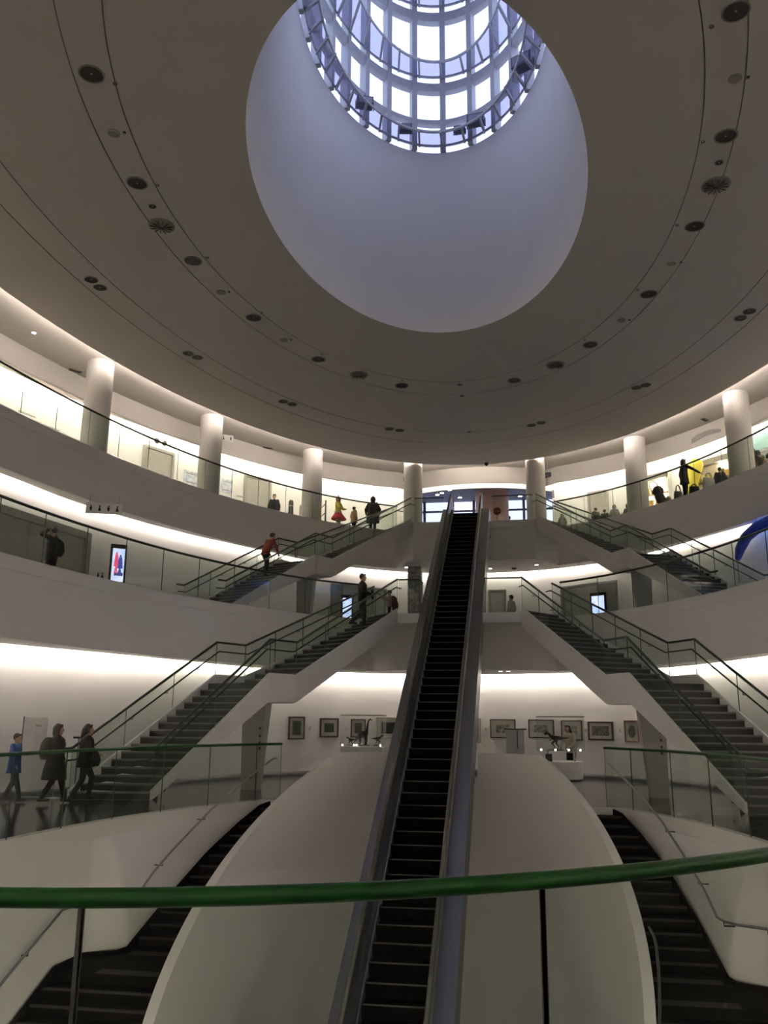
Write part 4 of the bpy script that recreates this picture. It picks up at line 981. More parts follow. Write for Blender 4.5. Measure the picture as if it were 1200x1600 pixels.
DOORP = mat('pale_green_door', (0.50, 0.51, 0.47), 0.6); DOORF = mat('door_frame_grey', (0.36, 0.35, 0.32), 0.6); RECESS = mat('door_recess', (0.42, 0.40, 0.36), 0.7)
ndoor = [0]
def wall_door(f, xa, ya, xb, yb, z0, h, split=1, jamb=0.10, m=None, dark=False, handle=True):
    """door set shown in front of a curved wall: recess lining, leaves, handle"""
    ndoor[0] += 1
    a, _ = at_wall(f, xa, ya, 0.10); b, _ = at_wall(f, xb, yb, 0.10); d = b - a; L = d.length; c = (a + b) / 2
    o = struct(empty('door_%d' % ndoor[0], (c.x, c.y, z0), math.atan2(d.y, d.x)))
    child_box('frame_head', (0, 0, h - jamb / 2), (L, 0.16, jamb), DOORF, o)
    for s in (-1, 1): child_box('frame_jamb', (s * (L / 2 - jamb / 2), 0, (h - jamb) / 2), (jamb, 0.16, h - jamb), DOORF, o)
    n_ = split; wl = (L - 2 * jamb) / n_
    for i in range(n_):
        x = -L / 2 + jamb + wl * (i + 0.5)
        lf = child_box('door_leaf', (x, 0.03, (h - jamb) / 2), (wl - 0.012, 0.05, h - jamb - 0.01), m or DOORP, o)
        if handle:
            hd = child_box('handle', (0, 0, 0), (0.03, 0.05, 0.24), STEELD, lf); hd.location = (x + (wl / 2 - 0.12) * (1 if i % 2 == 0 else -1), -0.02, 1.05)
    return o
wall_door(W2, -12.35, 19.6, -11.5, 25.0, H2, 2.42, split=2, jamb=0.22, m=RECESS, handle=False)
wall_door(W2, -6.2, 35.9, -4.05, 37.8, H2, 2.45, split=2)
wall_door(W2, 3.68, 38.05, 5.9, 36.3, H2, 2.45, split=2)
wall_door(W2, 0.45, 38.95, 1.25, 38.9, H2, 2.5, split=1)
wall_door(W3, -12.95, 31.4, -12.25, 32.78, H3, 2.55, split=1, m=RECESS, handle=False)
wall_door(W3, -10.2, 35.95, -9.3, 37.02, H3, 2.5, split=1, m=RECESS)
wall_door(W3, 5.15, 40.4, 6.0, 39.9, H3, 2.3, split=1, m=RECESS)
for i, (x, y) in enumerate([(-12.7, 31.92), (-12.52, 32.28)]):
    c, rz = at_wall(W3, x, y, 0.16); t = empty('wall_speaker', (c.x, c.y, 12.72), rz); tag(t, 'round dark wall speaker above the left top-gallery door, %s one' % ('left', 'right')[i], 'speaker', 'pair of round wall speakers')
    mb = MB(); mb.sphere((0, 0, 0), (0.12, 0.09, 0.13)); mb.build('shell', CAN, t, True); child_box('bracket', (0, 0.09, 0), (0.05, 0.12, 0.05), WHITEM, t)
c, rz = at_wall(W3, 7.55, 38.76, 0.16); t = empty('wall_speaker', (c.x, c.y, 12.55), rz); tag(t, 'round dark wall speaker right of the column, by the shop', 'speaker')
mb = MB(); mb.sphere((0, 0, 0), (0.12, 0.09, 0.13)); mb.build('shell', CAN, t, True); child_box('bracket', (0, 0.09, 0), (0.05, 0.12, 0.05), WHITEM, t)
# notice boards and posters along the top gallery wall, left
def board(f, x, y, z, w_, h, m, label, off=0.03, bars=3, group=None):
    c, rz = at_wall(f, x, y, off); t = empty('poster', (c.x, c.y, z), rz); tag(t, label, 'poster', group)
    child_box('sheet', (0, 0, 0), (w_, 0.02, h), m, t)
    for i in range(bars): child_box('printed_strip', (-w_ * 0.08 * (i % 2), -0.012, h * (0.32 - 0.64 * i / max(bars - 1, 1))), (w_ * (0.8 - 0.15 * (i % 2)), 0.006, h * 0.10), mat('print_grey', (0.35, 0.35, 0.36), 0.8), t)
    return t
WP = mat('white_poster', (0.78, 0.77, 0.74), 0.7); BP = artmat('blue_poster', (0.35, 0.42, 0.6), (0.72, 0.74, 0.78), 6)
for i, (x, y, z) in enumerate([(-14.85, 26.2, 11.75), (-14.55, 27.3, 11.6), (-14.2, 28.4, 11.5), (-13.8, 29.5, 11.4)]):
    board(W3, x, y, z, 0.95, 0.55, WP, ['white wall poster at the far left of the top gallery', 'white wall poster, second from the left edge', 'white wall poster, third from the left edge', 'white wall poster just left of the leftmost column'][i], group='white posters on the top gallery wall')
board(W3, -11.75, 33.7, 11.6, 0.8, 0.6, BP, 'bluish poster left of the second column, upper one', bars=2, group='bluish posters'); board(W3, -11.2, 34.62, 11.3, 0.7, 0.5, WP, 'white poster just left of the second column, lower one', bars=2)
board(W3, -10.72, 35.25, 11.65, 0.6, 0.6, BP, 'bluish poster just right of the second column', bars=2, group='bluish posters'); board(W3, -10.28, 35.82, 11.15, 0.5, 0.5, WP, 'white poster right of the second column, lower one', bars=1)

# shop front on the right of the top gallery
SHOPG = emat('shop_glow', (1.0, 0.80, 0.50), 1.1)
def shopbay(xa, ya, xb, yb, h, label, gm):
    a, _ = at_wall(W3, xa, ya, 0.15); b, _ = at_wall(W3, xb, yb, 0.15); d = b - a; L = d.length; c = (a + b) / 2
    t = empty('shop_window', (c.x, c.y, H3), math.atan2(d.y, d.x)); tag(t, label, 'shop window')
    child_box('lit_back', (0, 0.10, h / 2), (L, 0.02, h), gm, t)
    for s in (-1, 1): child_box('side_panel', (s * L / 2, 0, h / 2), (0.06, 0.24, h), WHITEM, t)
    child_box('fascia', (0, 0, h - 0.12), (L, 0.24, 0.24), mat('shop_fascia', (0.25, 0.23, 0.2), 0.6), t)
    for z in (0.6, 1.1, 1.6): child_box('shelf', (0, 0.02, z), (L - 0.1, 0.2, 0.025), mat('shop_shelf', (0.4, 0.33, 0.25), 0.6), t)
    random.seed(int(L * 100))
    for z in (0.6, 1.1, 1.6):
        x = -L / 2 + 0.2
        while x < L / 2 - 0.2:
            w_ = random.uniform(0.1, 0.24); hh = random.uniform(0.14, 0.34)
            child_box('goods', (x, 0.0, z + 0.012 + hh / 2), (w_, 0.12, hh), mat('goods_%d' % random.randint(0, 4), [(0.5, 0.3, 0.08), (0.5, 0.45, 0.35), (0.3, 0.1, 0.06), (0.6, 0.52, 0.15), (0.2, 0.16, 0.12)][random.randint(0, 4)], 0.6), t); x += w_ + random.uniform(0.04, 0.2)
    mb = MB(); mb.sphere((L * 0.25, -0.05, h - 0.35), 0.09); mb.build('lamp', SPOT, t, True)
shopbay(7.2, 39.05, 8.5, 37.9, 2.5, 'warmly lit shop window behind the pushchair', SHOPG)
shopbay(9.2, 37.15, 10.6, 35.4, 2.5, 'dim shop window behind the child in black', mat('shop_dim', (0.45, 0.38, 0.29), 0.6))
a, rz = at_wall(W3, 11.3, 34.4, 0.08); t = empty('teal_panel', (a.x, a.y, 12.3), rz); tag(t, 'pale teal glass panel on the top gallery wall at the right edge', 'panel')
child_box('glass_sheet', (0.7, 0, 0.15), (3.2, 0.03, 0.75), mat('teal_glass', (0.30, 0.48, 0.47), 0.2), t); child_box('lower_rail', (0.7, -0.02, -0.27), (3.2, 0.06, 0.12), STEELD, t)
child_box('counter_front', (0.9, -0.02, -1.3), (2.8, 0.08, 1.9), mat('grey_green_panel', (0.22, 0.24, 0.22), 0.6), t)
# grey-blue painted curved shape on the pelmet
c, rz = at_wall(PEL, 9.15, 33.6, 0.02); t = empty('wall_graphic', (c.x, c.y, 12.55), rz); tag(t, 'grey-blue curved shape painted on the pelmet left of the rightmost column', 'graphic')
mb = MB()
pts = [(0.75 - 1.5 * q / 12, 0.10 * math.sin(q / 12 * PI) - 0.02, ) for q in range(13)]
for (x0, z0), (x1, z1), q in zip(pts[:-1], pts[1:], range(12)):
    wa, wb = 0.05 + 0.05 * math.sin(q / 12 * PI) + (0.04 if q > 8 else 0), 0.05 + 0.05 * math.sin((q + 1) / 12 * PI) + (0.04 if q + 1 > 8 else 0)
    mb.hexa([(x0, -0.006, z0 - wa), (x1, -0.006, z1 - wb), (x1, 0.006, z1 - wb), (x0, 0.006, z0 - wa), (x0, -0.006, z0 + wa), (x1, -0.006, z1 + wb), (x1, 0.006, z1 + wb), (x0, 0.006, z0 + wa)])
mb.build('painted_shape', mat('slate_paint', (0.36, 0.36, 0.35), 0.8), t)
# tall yellow figure
t = empty('yellow_balloon_figure', (9.0, 35.9, H3), -0.5); tag(t, 'tall rounded yellow inflatable figure behind the woman with bags', 'figure')
mb = MB(); path(mb, [(-0.25, 0, 0.25), (-0.18, 0, 0.9), (-0.05, 0, 1.5), (0.15, 0, 2.15)], [0.24, 0.28, 0.26, 0.30]); remesh(mb.build('body', mat('yellow_vinyl', (0.72, 0.60, 0.06), 0.5, var=0.04), t), 0.04)
mb = MB(); mb.lathe([(0.3, 0), (0.28, 0.06)], 20, c=(-0.25, 0, 0)); mb.build('base', mat('yellow_base', (0.5, 0.42, 0.08), 0.5), t)
# hanging blue sculpture, right edge of the middle gallery
t = empty('blue_sculpture', (9.0, 29.6, SO2)); tag(t, 'large deep-blue hanging arm-like sculpture at the right edge of the middle gallery', 'sculpture')
mb = MB(); pts = [(9.0, 29.75, 7.02), (9.06, 29.6, 7.3), (9.2, 29.3, 7.62), (9.45, 28.9, 7.84), (9.8, 28.4, 7.93), (10.15, 27.7, 7.93), (10.5, 26.8, 7.9), (10.7, 25.8, 7.85)]
rs = [0.11, 0.17, 0.18, 0.20, 0.22, 0.23, 0.25, 0.2]
for (a, ra), (b, rb) in zip(list(zip(pts, rs))[:-1], list(zip(pts, rs))[1:]): caps(mb, tuple(Vector(a) - t.location), tuple(Vector(b) - t.location), ra, rb)
remesh(mb.build('fabric_body', mat('deep_blue_fabric', (0.015, 0.05, 0.42), 0.55, var=0.3, scale=5), t), 0.035)
for p_ in (pts[3], pts[6]):
    mb = MB(); mb.tube([tuple(Vector(p_) - t.location), (p_[0] - 9.0, p_[1] - 29.6, 0)], 0.008, 6); mb.build('hanging_wire', STEELD, t)
# benches and low white boxes on the middle gallery
for (x, y, rz, w_, l) in [(-8.7, 25.5, 0.75, 1.4, 'long low white bench left of the upper stair foot'), (8.2, 25.2, -0.35, 1.2, 'low white box at the right upper stair foot')]:
    t = empty('white_bench', (x, y, H2), rz); tag(t, l, 'bench'); child_box('seat_block', (0, 0, 0.36), (w_, 0.45, 0.36), WHITEM, t); child_box('recessed_base', (0, 0, 0.09), (w_ - 0.1, 0.36, 0.18), BLACKM, t)
# queue posts of the top gallery
for i, (x, y) in enumerate([(-8.15, 36.6), (-7.85, 37.3)]):
    t = empty('queue_post', (x, y, H3)); tag(t, ['dark rounded waste post right of the man in a dark coat', 'pale short post behind the dark waste post'][i], 'post')
    mb = MB(); r_ = (0.11, 0.09)[i]; h_ = (1.42, 1.38)[i]; mb.lathe([(r_, 0), (r_, h_ - 0.08), (r_ * 0.6, h_)], 18); mb.build('post_body', [CAN, TRIMW][i], t); mb = MB(); mb.lathe([(r_ * 1.25, 0), (r_ * 1.25, 0.03)], 18); mb.build('foot', BLACKM, t)
    mb = MB(); mb.lathe([(r_ * 1.03, h_ - 0.3), (r_ * 1.03, h_ - 0.25)], 18, cap=False); mb.build('band', STEEL, t)
t = empty('gate_barrier', (-6.55, 36.55, H3), -0.4); tag(t, 'grey tubular barrier with an upright post beside the costumed person', 'barrier')
mb = MB(); mb.tube([(0, 0, 0.02), (0, 0, 1.35)], 0.035); mb.build('upright', STEELD, t)
for z in (0.95, 0.55): mb = MB(); mb.tube([(0, 0, z + 0.25), (-0.6, 0.2, z)], 0.02); mb.build('rail', STEELD, t)
mb = MB(); mb.lathe([(0.12, 0), (0.12, 0.02)], 16); mb.build('foot', STEELD, t)

# ================================================================== PEOPLE
SKIN = mat('skin', (0.42, 0.25, 0.17), 0.55, var=0.04, scale=20); HAIRB = mat('black_hair', (0.012, 0.010, 0.009), 0.5, var=0.3, scale=60)
EYEM = mat('eye_dark', (0.02, 0.015, 0.012), 0.2); LIPM = mat('lips', (0.30, 0.11, 0.09), 0.5); SHOEM = mat('dark_shoe', (0.02, 0.018, 0.017), 0.5)
def cloth(nm, c): return mat('cloth_' + nm, c, 0.85, var=0.15, scale=30)
def rings(mb, R, n=16):
    """closed tapered body through elliptical rings (cx, cy, z, rx, ry)"""
    V = []; F = []
    for (cx, cy, z, rx, ry) in R:
        for j in range(n): a = 2 * PI * j / n; V.append((cx + rx * math.cos(a), cy + ry * math.sin(a), z))
    for i in range(len(R) - 1):
        for j in range(n): F.append((i * n + j, i * n + (j + 1) % n, (i + 1) * n + (j + 1) % n, (i + 1) * n + j))
    F.append(tuple(range(n))[::-1]); F.append(tuple((len(R) - 1) * n + j for j in range(n)))
    mb.add(V, F)
def hand(mb, wrist, dirv, s, side, curl=0.5):
    """palm, four unequal bent fingers and a thumb"""
    w_ = Vector(wrist); d = Vector(dirv).normalized(); up = Vector((0, 0, 1)) if abs(d.z) < 0.8 else Vector((0, 1, 0))
    a = d.cross(up).normalized(); b = a.cross(d).normalized()
    palm = w_ + d * 0.075 * s
    caps(mb, w_, palm, 0.024 * s, 0.030 * s, 8)
    for i, (k, ln) in enumerate(((-0.030, 0.060), (-0.010, 0.072), (0.010, 0.068), (0.029, 0.054))):
        p0 = palm + a * k * s; p1 = p0 + d * ln * 0.55 * s; p2 = p1 + (d * (1 - curl) - b * curl) * ln * 0.5 * s
        caps(mb, p0, p1, 0.0095 * s, 0.0085 * s, 6); caps(mb, p1, p2, 0.0085 * s, 0.007 * s, 6)
    t0 = w_ + d * 0.03 * s + a * side * 0.022 * s; t1 = t0 + (d * 0.6 + a * side * 0.7) * 0.038 * s; t2 = t1 + d * 0.03 * s
    caps(mb, t0, t1, 0.011 * s, 0.0095 * s, 6); caps(mb, t1, t2, 0.0095 * s, 0.008 * s, 6)
def person(loc, heading, h, label, top, bottom, pose=None, hair='short', coat=None, skirt=None, hood=None, cap=None, group=None, hairm=None, build=1.0, legm=None, vox=0.013):
    """heading = plan direction faced; coat = hem height (share of height) of a flared coat; pose overrides joints (in metres of a 1.7 m figure)"""
    s = h / 1.7; kid = 1.0 if h > 1.35 else 1.0 + (1.35 - h) * 0.55          # children carry bigger heads
    P = dict(lean=0.0, turn=0.0, hip=0.90, lk=(-0.09, 0.02, 0.48), la=(-0.09, -0.02, 0.08), rk=(0.09, 0.02, 0.48), ra=(0.09, -0.02, 0.08),
             le=(-0.26, -0.02, 1.13), lh=(-0.25, 0.06, 0.89), re=(0.26, -0.02, 1.13), rh=(0.25, 0.06, 0.89), headtilt=0.0, neckf=0.0)
    P.update(pose or {})
    hx, hy = heading; t = empty('person', loc, math.atan2(-hx, hy)); tag(t, label, 'person', group)
    ln = P['lean']; V3 = lambda v: Vector(v) * s
    up = lambda z: Vector((0, math.sin(ln) * (z - P['hip']), P['hip'] + math.cos(ln) * (z - P['hip'])))    # point on the leaned spine
    sh = lambda x: up(1.40) + Vector((x, 0, 0))
    head = up(1.47) + Vector((0, P['neckf'] + 0.015, 0.12)); neck = up(1.45)
    hr = Vector((0.078, 0.097, 0.118)) * kid
    hp = Vector((0, 0, P['hip']))
    b = MB()
    # torso and head of the body itself
    rings(b, [(0, 0, P['hip'] - 0.06, 0.14, 0.10), (*up(0.98).xy, up(0.98).z, 0.155, 0.11), (*up(1.10).xy, up(1.10).z, 0.135, 0.10), (*up(1.25).xy, up(1.25).z, 0.16, 0.115), (*up(1.38).xy, up(1.38).z, 0.165, 0.10), (*up(1.43).xy, up(1.43).z, 0.08, 0.07)])
    caps(b, neck - Vector((0, 0, 0.06)), head - Vector((0, 0.01, 0.04)), 0.055, 0.052)
    b.sphere(head, tuple(hr), nu=16, nv=12)
    caps(b, head + Vector((0, 0.03, -0.05)) * kid, head + Vector((0, 0.055, -0.085)) * kid, 0.058 * kid, 0.036 * kid)
    caps(b, head + Vector((0, 0.092, 0.01)) * kid, head + Vector((0, 0.108, -0.025)) * kid, 0.011 * kid, 0.016 * kid, 6)
    for sx in (-1, 1): b.sphere(head + Vector((sx * 0.078, -0.005, -0.005)) * kid, (0.012 * kid, 0.022 * kid, 0.034 * kid), nu=8, nv=6)
    for sx, e, hd in ((-1, P['le'], P['lh']), (1, P['re'], P['rh'])):
        e, hd = Vector(e), Vector(hd); caps(b, sh(sx * 0.17), e, 0.048, 0.037); caps(b, e, hd, 0.037, 0.026); hand(b, hd, (hd - e), 1.0, -sx)
    for k, a in ((P['lk'], P['la']), (P['rk'], P['ra'])):
        k, a = Vector(k), Vector(a); sx = -1 if k is not None and k.x < 0 else 1
        caps(b, hp + Vector((sx * 0.085, 0, -0.03)), k, 0.078, 0.052); caps(b, k, a, 0.052, 0.036); caps(b, a + Vector((0, 0, -0.03)), a + Vector((0, 0.13, -0.045)), 0.036, 0.03)
    b.V = [v * s for v in b.V]
    remesh(b.build('body', SKIN, t), vox * s, 1)
    # face
    for sx in (-1, 1):
        e = MB(); e.sphere((head + Vector((sx * 0.032, 0.090, 0.012)) * kid) * s, (0.012 * s, 0.008 * s, 0.007 * s), nu=8, nv=6); e.build('eye', EYEM, t, True)
    e = MB(); e.sphere((head + Vector((0, 0.094, -0.062)) * kid) * s, (0.024 * s, 0.01 * s, 0.006 * s), nu=8, nv=6); e.build('mouth', LIPM, t, True)
    # trousers, shoes
    bm_ = bottom; c = MB()
    bl = skirt is None
    for k, a in ((P['lk'], P['la']), (P['rk'], P['ra'])):
        k, a = Vector(k), Vector(a); sx = -1 if k.x < 0 else 1
        d = (a - k).normalized()
        caps(c, hp + Vector((sx * 0.085, -0.005, -0.02)), k, 0.100, 0.072); caps(c, k, a - d * 0.02, 0.072, 0.058)
    rings(c, [(0, -0.005, P['hip'] - 0.10, 0.16, 0.115), (0, -0.005, P['hip'] + 0.0, 0.175, 0.125), (*up(1.02).xy, up(1.02).z, 0.165, 0.118)])
    c.V = [v * s for v in c.V]; remesh(c.build('trousers', bm_, t), 0.017 * s)
    for k, a in ((P['lk'], P['la']), (P['rk'], P['ra'])):
        a = Vector(a); k = Vector(k); f = MB(); d = Vector((0, 1, 0)); sl_ = (k - a).normalized(); fwd = Vector((0, 1, 0)) if sl_.z > 0.6 else Vector((0, 0.75, -0.66))
        caps(f, a + Vector((0, -0.045, -0.035)), a + fwd * 0.15 + Vector((0, 0, -0.045)), 0.042, 0.034, 10); f.V = [v * s for v in f.V]
        for v in f.V: v.z = max(v.z, 0.0) if a.z < 0.12 else v.z
        f.build('shoe', SHOEM, t, True)
    # upper garment with sleeves
    g = MB(); w_ = build
    R = []
    lo = (coat * 1.7 if coat else 0.80)
    if coat and lo < P['hip'] - 0.02:
        fl = 0.24 if lo < 0.6 else 0.215
        R += [(0, 0, lo, fl * w_, (fl - 0.03) * w_), (0, 0, (lo + P['hip']) / 2, (fl - 0.012) * w_, (fl - 0.05) * w_)]
    elif coat is None: R += [(0, 0, lo, 0.185 * w_, 0.14 * w_)]
    R += [(*up(0.98).xy, up(0.98).z, 0.19 * w_, 0.145 * w_), (*up(1.12).xy, up(1.12).z, 0.18 * w_, 0.14 * w_), (*up(1.27).xy, up(1.27).z, 0.195 * w_, 0.148 * w_), (*up(1.38).xy, up(1.38).z, 0.185 * w_, 0.125 * w_), (*up(1.45).xy, up(1.45).z, 0.085, 0.08)]
    rings(g, R)
    for sx, e, hd in ((-1, P['le'], P['lh']), (1, P['re'], P['rh'])):
        e, hd = Vector(e), Vector(hd); caps(g, sh(sx * 0.165), e, 0.070 * w_, 0.058 * w_); caps(g, e, e.lerp(hd, 0.93), 0.058 * w_, 0.045)
    g.V = [v * s for v in g.V]; remesh(g.build('jacket' if not coat else 'coat', top, t), 0.017 * s)
    # hair or hood or cap
    hm = hairm or HAIRB; q = MB(); hc_ = head
    if hood:
        q.sphere(hc_ + Vector((0, -0.03, 0.02)), (0.125 * kid, 0.135 * kid, 0.155 * kid), nu=16, nv=12); caps(q, hc_ + Vector((0, -0.03, 0.06)), hc_ + Vector((0, -0.06, 0.17)), 0.09, 0.02); caps(q, hc_ + Vector((0, -0.04, -0.10)), neck + Vector((0, -0.03, -0.04)), 0.11, 0.14)
        nm = 'hood'; hm = hood
    else:
        nm = 'hair'
        q.sphere(hc_ + Vector((0, -0.022, 0.030)) * kid, tuple(Vector((0.092, 0.096, 0.105)) * kid), nu=16, nv=12)
        caps(q, hc_ + Vector((-0.05, 0.06, 0.085)) * kid, hc_ + Vector((0.05, 0.06, 0.085)) * kid, 0.03 * kid, 0.03 * kid)
        if hair in ('bob', 'long', 'tied'):
            for sx in (-1, 1): caps(q, hc_ + Vector((sx * 0.065, -0.02, 0.02)) * kid, hc_ + Vector((sx * 0.075, -0.015, -0.10 if hair == 'bob' else -0.06)) * kid, 0.045 * kid, 0.035 * kid)
            caps(q, hc_ + Vector((0, -0.06, 0.02)) * kid, hc_ + Vector((0, -0.075, -0.10)) * kid, 0.075 * kid, 0.06 * kid)
        if hair == 'long': rings(q, [(0, hc_.y - 0.10, hc_.z - 0.42, 0.07, 0.03), (0, hc_.y - 0.09, hc_.z - 0.2, 0.11, 0.05), (0, hc_.y - 0.06, hc_.z - 0.02, 0.10, 0.06)])
        if hair == 'tied': caps(q, hc_ + Vector((0, -0.10, 0.0)), hc_ + Vector((0, -0.13, -0.16)), 0.05, 0.04)
    q.V = [v * s for v in q.V]; remesh(q.build(nm, hm, t), 0.012 * s)
    if cap:
        k = MB(); k.sphere((hc_ + Vector((0, -0.01, 0.075)) * kid) * s, (0.105 * kid * s, 0.112 * kid * s, 0.085 * kid * s), nu=16, nv=10); caps(k, (hc_ + Vector((0, 0.09, 0.05)) * kid) * s, (hc_ + Vector((0, 0.15, 0.045)) * kid) * s, 0.04 * s, 0.03 * s); k.build('cap', cap, t, True)
    return t, s, up
def extra(t, name, m, fn, vox=0.016):
    mb = MB(); fn(mb); o = mb.build(name, m, t); remesh(o, vox); return o
def satchel(name, loc, rz, dims, m, label, strap=0.3, group=None):
    """soft bag with two handles"""
    t = empty(name, loc, rz); tag(t, label, 'bag', group); a, b, h = dims
    mb = MB(); rings(mb, [(0, 0, 0.0, a * 0.46, b * 0.42), (0, 0, h * 0.15, a * 0.52, b * 0.52), (0, 0, h * 0.7, a * 0.5, b * 0.46), (0, 0, h, a * 0.44, b * 0.22)], 18); mb.build('bag_body', m, t, True)
    for s in (-1, 1):
        mb = MB(); mb.tube([(-a * 0.25, s * b * 0.16, h * 0.97)] + [(-a * 0.25 * math.cos(PI * q / 6), s * b * 0.12, h + strap * math.sin(PI * q / 6)) for q in range(1, 6)] + [(a * 0.25, s * b * 0.16, h * 0.97)], 0.012, 6); mb.build('handle', m, t)
    return t
BLK = cloth('black', (0.012, 0.011, 0.011)); CHAR = cloth('charcoal', (0.03, 0.03, 0.028)); BROWN = cloth('dark_brown', (0.045, 0.03, 0.024)); OLIVE = cloth('olive_dark', (0.035, 0.034, 0.026))
BLUE = cloth('blue', (0.018, 0.055, 0.17)); RED = cloth('rust_red', (0.22, 0.045, 0.028)); CREAM = cloth('cream', (0.42, 0.38, 0.32)); PINK = cloth('pink', (0.36, 0.27, 0.25)); MAROON = cloth('maroon', (0.11, 0.022, 0.028))
JEAN = cloth('dark_jeans', (0.025, 0.028, 0.034)); GREYC = cloth('grey', (0.13, 0.13, 0.12)); YEL = cloth('yellow', (0.50, 0.45, 0.08)); REDB = cloth('bright_red', (0.45, 0.03, 0.045)); TAN = cloth('tan', (0.30, 0.17, 0.10))
walkR = dict(lk=(-0.09, 0.16, 0.50), la=(-0.08, 0.26, 0.10), rk=(0.09, -0.04, 0.48), ra=(0.09, -0.24, 0.13))
walkL = dict(rk=(0.09, 0.16, 0.50), ra=(0.08, 0.26, 0.10), lk=(-0.09, -0.04, 0.48), la=(-0.09, -0.24, 0.13))
# --- main floor, left: three walkers
person((-8.62, 17.40, 0), (1, 0.05), 1.36, 'boy in a blue jacket walking right at the left edge of the main floor', BLUE, CHAR, dict(walkL, le=(-0.25, -0.10, 1.13), lh=(-0.24, -0.02, 0.88), re=(0.25, 0.04, 1.13), rh=(0.24, 0.16, 0.92)), coat=0.42, vox=0.012)
t, s, up = person((-7.63, 17.25, 0), (0.85, 0.55), 1.56, 'woman with bobbed hair, long black coat and backpack, middle of three walkers', BLK, BLK, dict(walkR, re=(0.25, 0.0, 1.13), rh=(0.24, 0.16, 0.95)), hair='bob', coat=0.30, build=1.32, vox=0.012)
extra(t, 'backpack', OLIVE, lambda mb: (rings(mb, [(-0.06, -0.20, 0.86, 0.15, 0.09), (-0.06, -0.22, 1.0, 0.17, 0.12), (-0.06, -0.20, 1.2, 0.16, 0.10), (-0.06, -0.17, 1.3, 0.10, 0.06)])))
t, s, up = person((-7.28, 17.85, 0), (0.9, 0.45), 1.56, 'woman in dark jacket and trousers with an arm bag, at the stair foot', BLK, CHAR, dict(walkR, re=(0.27, 0.08, 1.12), rh=(0.20, 0.26, 1.05), lk=(-0.09, 0.17, 0.52), la=(-0.06, 0.12, 0.14)), hair='tied', coat=0.44, build=1.15, vox=0.012)
extra(t, 'arm_bag', BLK, lambda mb: (rings(mb, [(0.24, 0.20, 0.72, 0.12, 0.08), (0.24, 0.20, 0.85, 0.15, 0.11), (0.24, 0.20, 0.98, 0.10, 0.06)])))
# --- main floor, at the glass case
person((3.30, 28.88, 0), (-0.6, -0.8), 1.62, 'woman with long dark hair bending over the right glass case', CREAM, BLK, dict(lean=0.18, neckf=0.04, le=(-0.24, 0.16, 1.12), lh=(-0.16, 0.36, 0.98), re=(0.24, 0.16, 1.12), rh=(0.16, 0.34, 0.98)), hair='long')
# --- middle gallery
t, s, up = person((-10.35, 21.0, H2), (-1, 0.05), 1.70, 'man in a dark jacket with both hands raised to his head, middle gallery left', CHAR, BLK, dict(le=(-0.34, 0.12, 1.46), lh=(-0.10, 0.10, 1.64), re=(0.34, 0.12, 1.46), rh=(0.10, 0.10, 1.64)))
extra(t, 'backpack', BLK, lambda mb: rings(mb, [(0, -0.18, 0.92, 0.14, 0.08), (0, -0.22, 1.05, 0.16, 0.12), (0, -0.20, 1.28, 0.15, 0.10), (0, -0.16, 1.38, 0.09, 0.05)]))
zc = H2 + (ZM2 - H2) / 16 * 11
person((-7.15, 29.72, zc), (0.55, 0.85), 1.70, 'man in a rust-red jacket bending forward as he climbs the upper left stairs', RED, JEAN, dict(lean=0.42, neckf=0.06, lk=(-0.09, 0.14, 0.58), la=(-0.09, 0.08, 0.24), rk=(0.09, 0.02, 0.48), ra=(0.09, -0.06, 0.08), le=(-0.24, 0.30, 1.08), lh=(-0.22, 0.42, 0.88), re=(0.24, 0.30, 1.08), rh=(0.22, 0.42, 0.88)))
zs_ = H2 - (H2 - ZM1) / 15 * 3
t, s, up = person((-2.95, 26.25, zs_), (1.0, 0.1), 1.66, 'person in black striding up the last steps of the left stairs holding a dark folder', BLK, CHAR, dict(lk=(-0.09, -0.02, 0.46), la=(-0.09, -0.34, 0.20), rk=(0.09, 0.08, 0.48), ra=(0.09, 0.06, 0.08), le=(-0.24, 0.06, 1.12), lh=(-0.12, 0.28, 1.04), re=(0.24, 0.06, 1.12), rh=(0.14, 0.30, 1.02)), hair='short')
extra(t, 'folder', CHAR, lambda mb: mb.box((0.0, 0.31, 1.02), (0.34, 0.07, 0.26)))
t, s, up = person((-2.50, 28.9, H2), (-0.9, -0.3), 1.05, 'small child in pink with a maroon backpack at the head of the left stairs', PINK, BLK, dict(le=(-0.25, 0.10, 1.20), lh=(-0.16, 0.30, 1.28), re=(0.24, 0.12, 1.2), rh=(0.16, 0.30, 1.25)))
extra(t, 'backpack', MAROON, lambda mb: rings(mb, [(0, -0.19, 0.42, 0.17, 0.10), (0, -0.20, 0.58, 0.17, 0.11), (0, -0.16, 0.82, 0.13, 0.08), (0, -0.12, 0.88, 0.07, 0.05)]), 0.012)
person((1.52, 33.2, H2), (-0.8, 0.5), 1.45, 'man in a pale shirt standing behind the right middle landing', CREAM, CHAR)
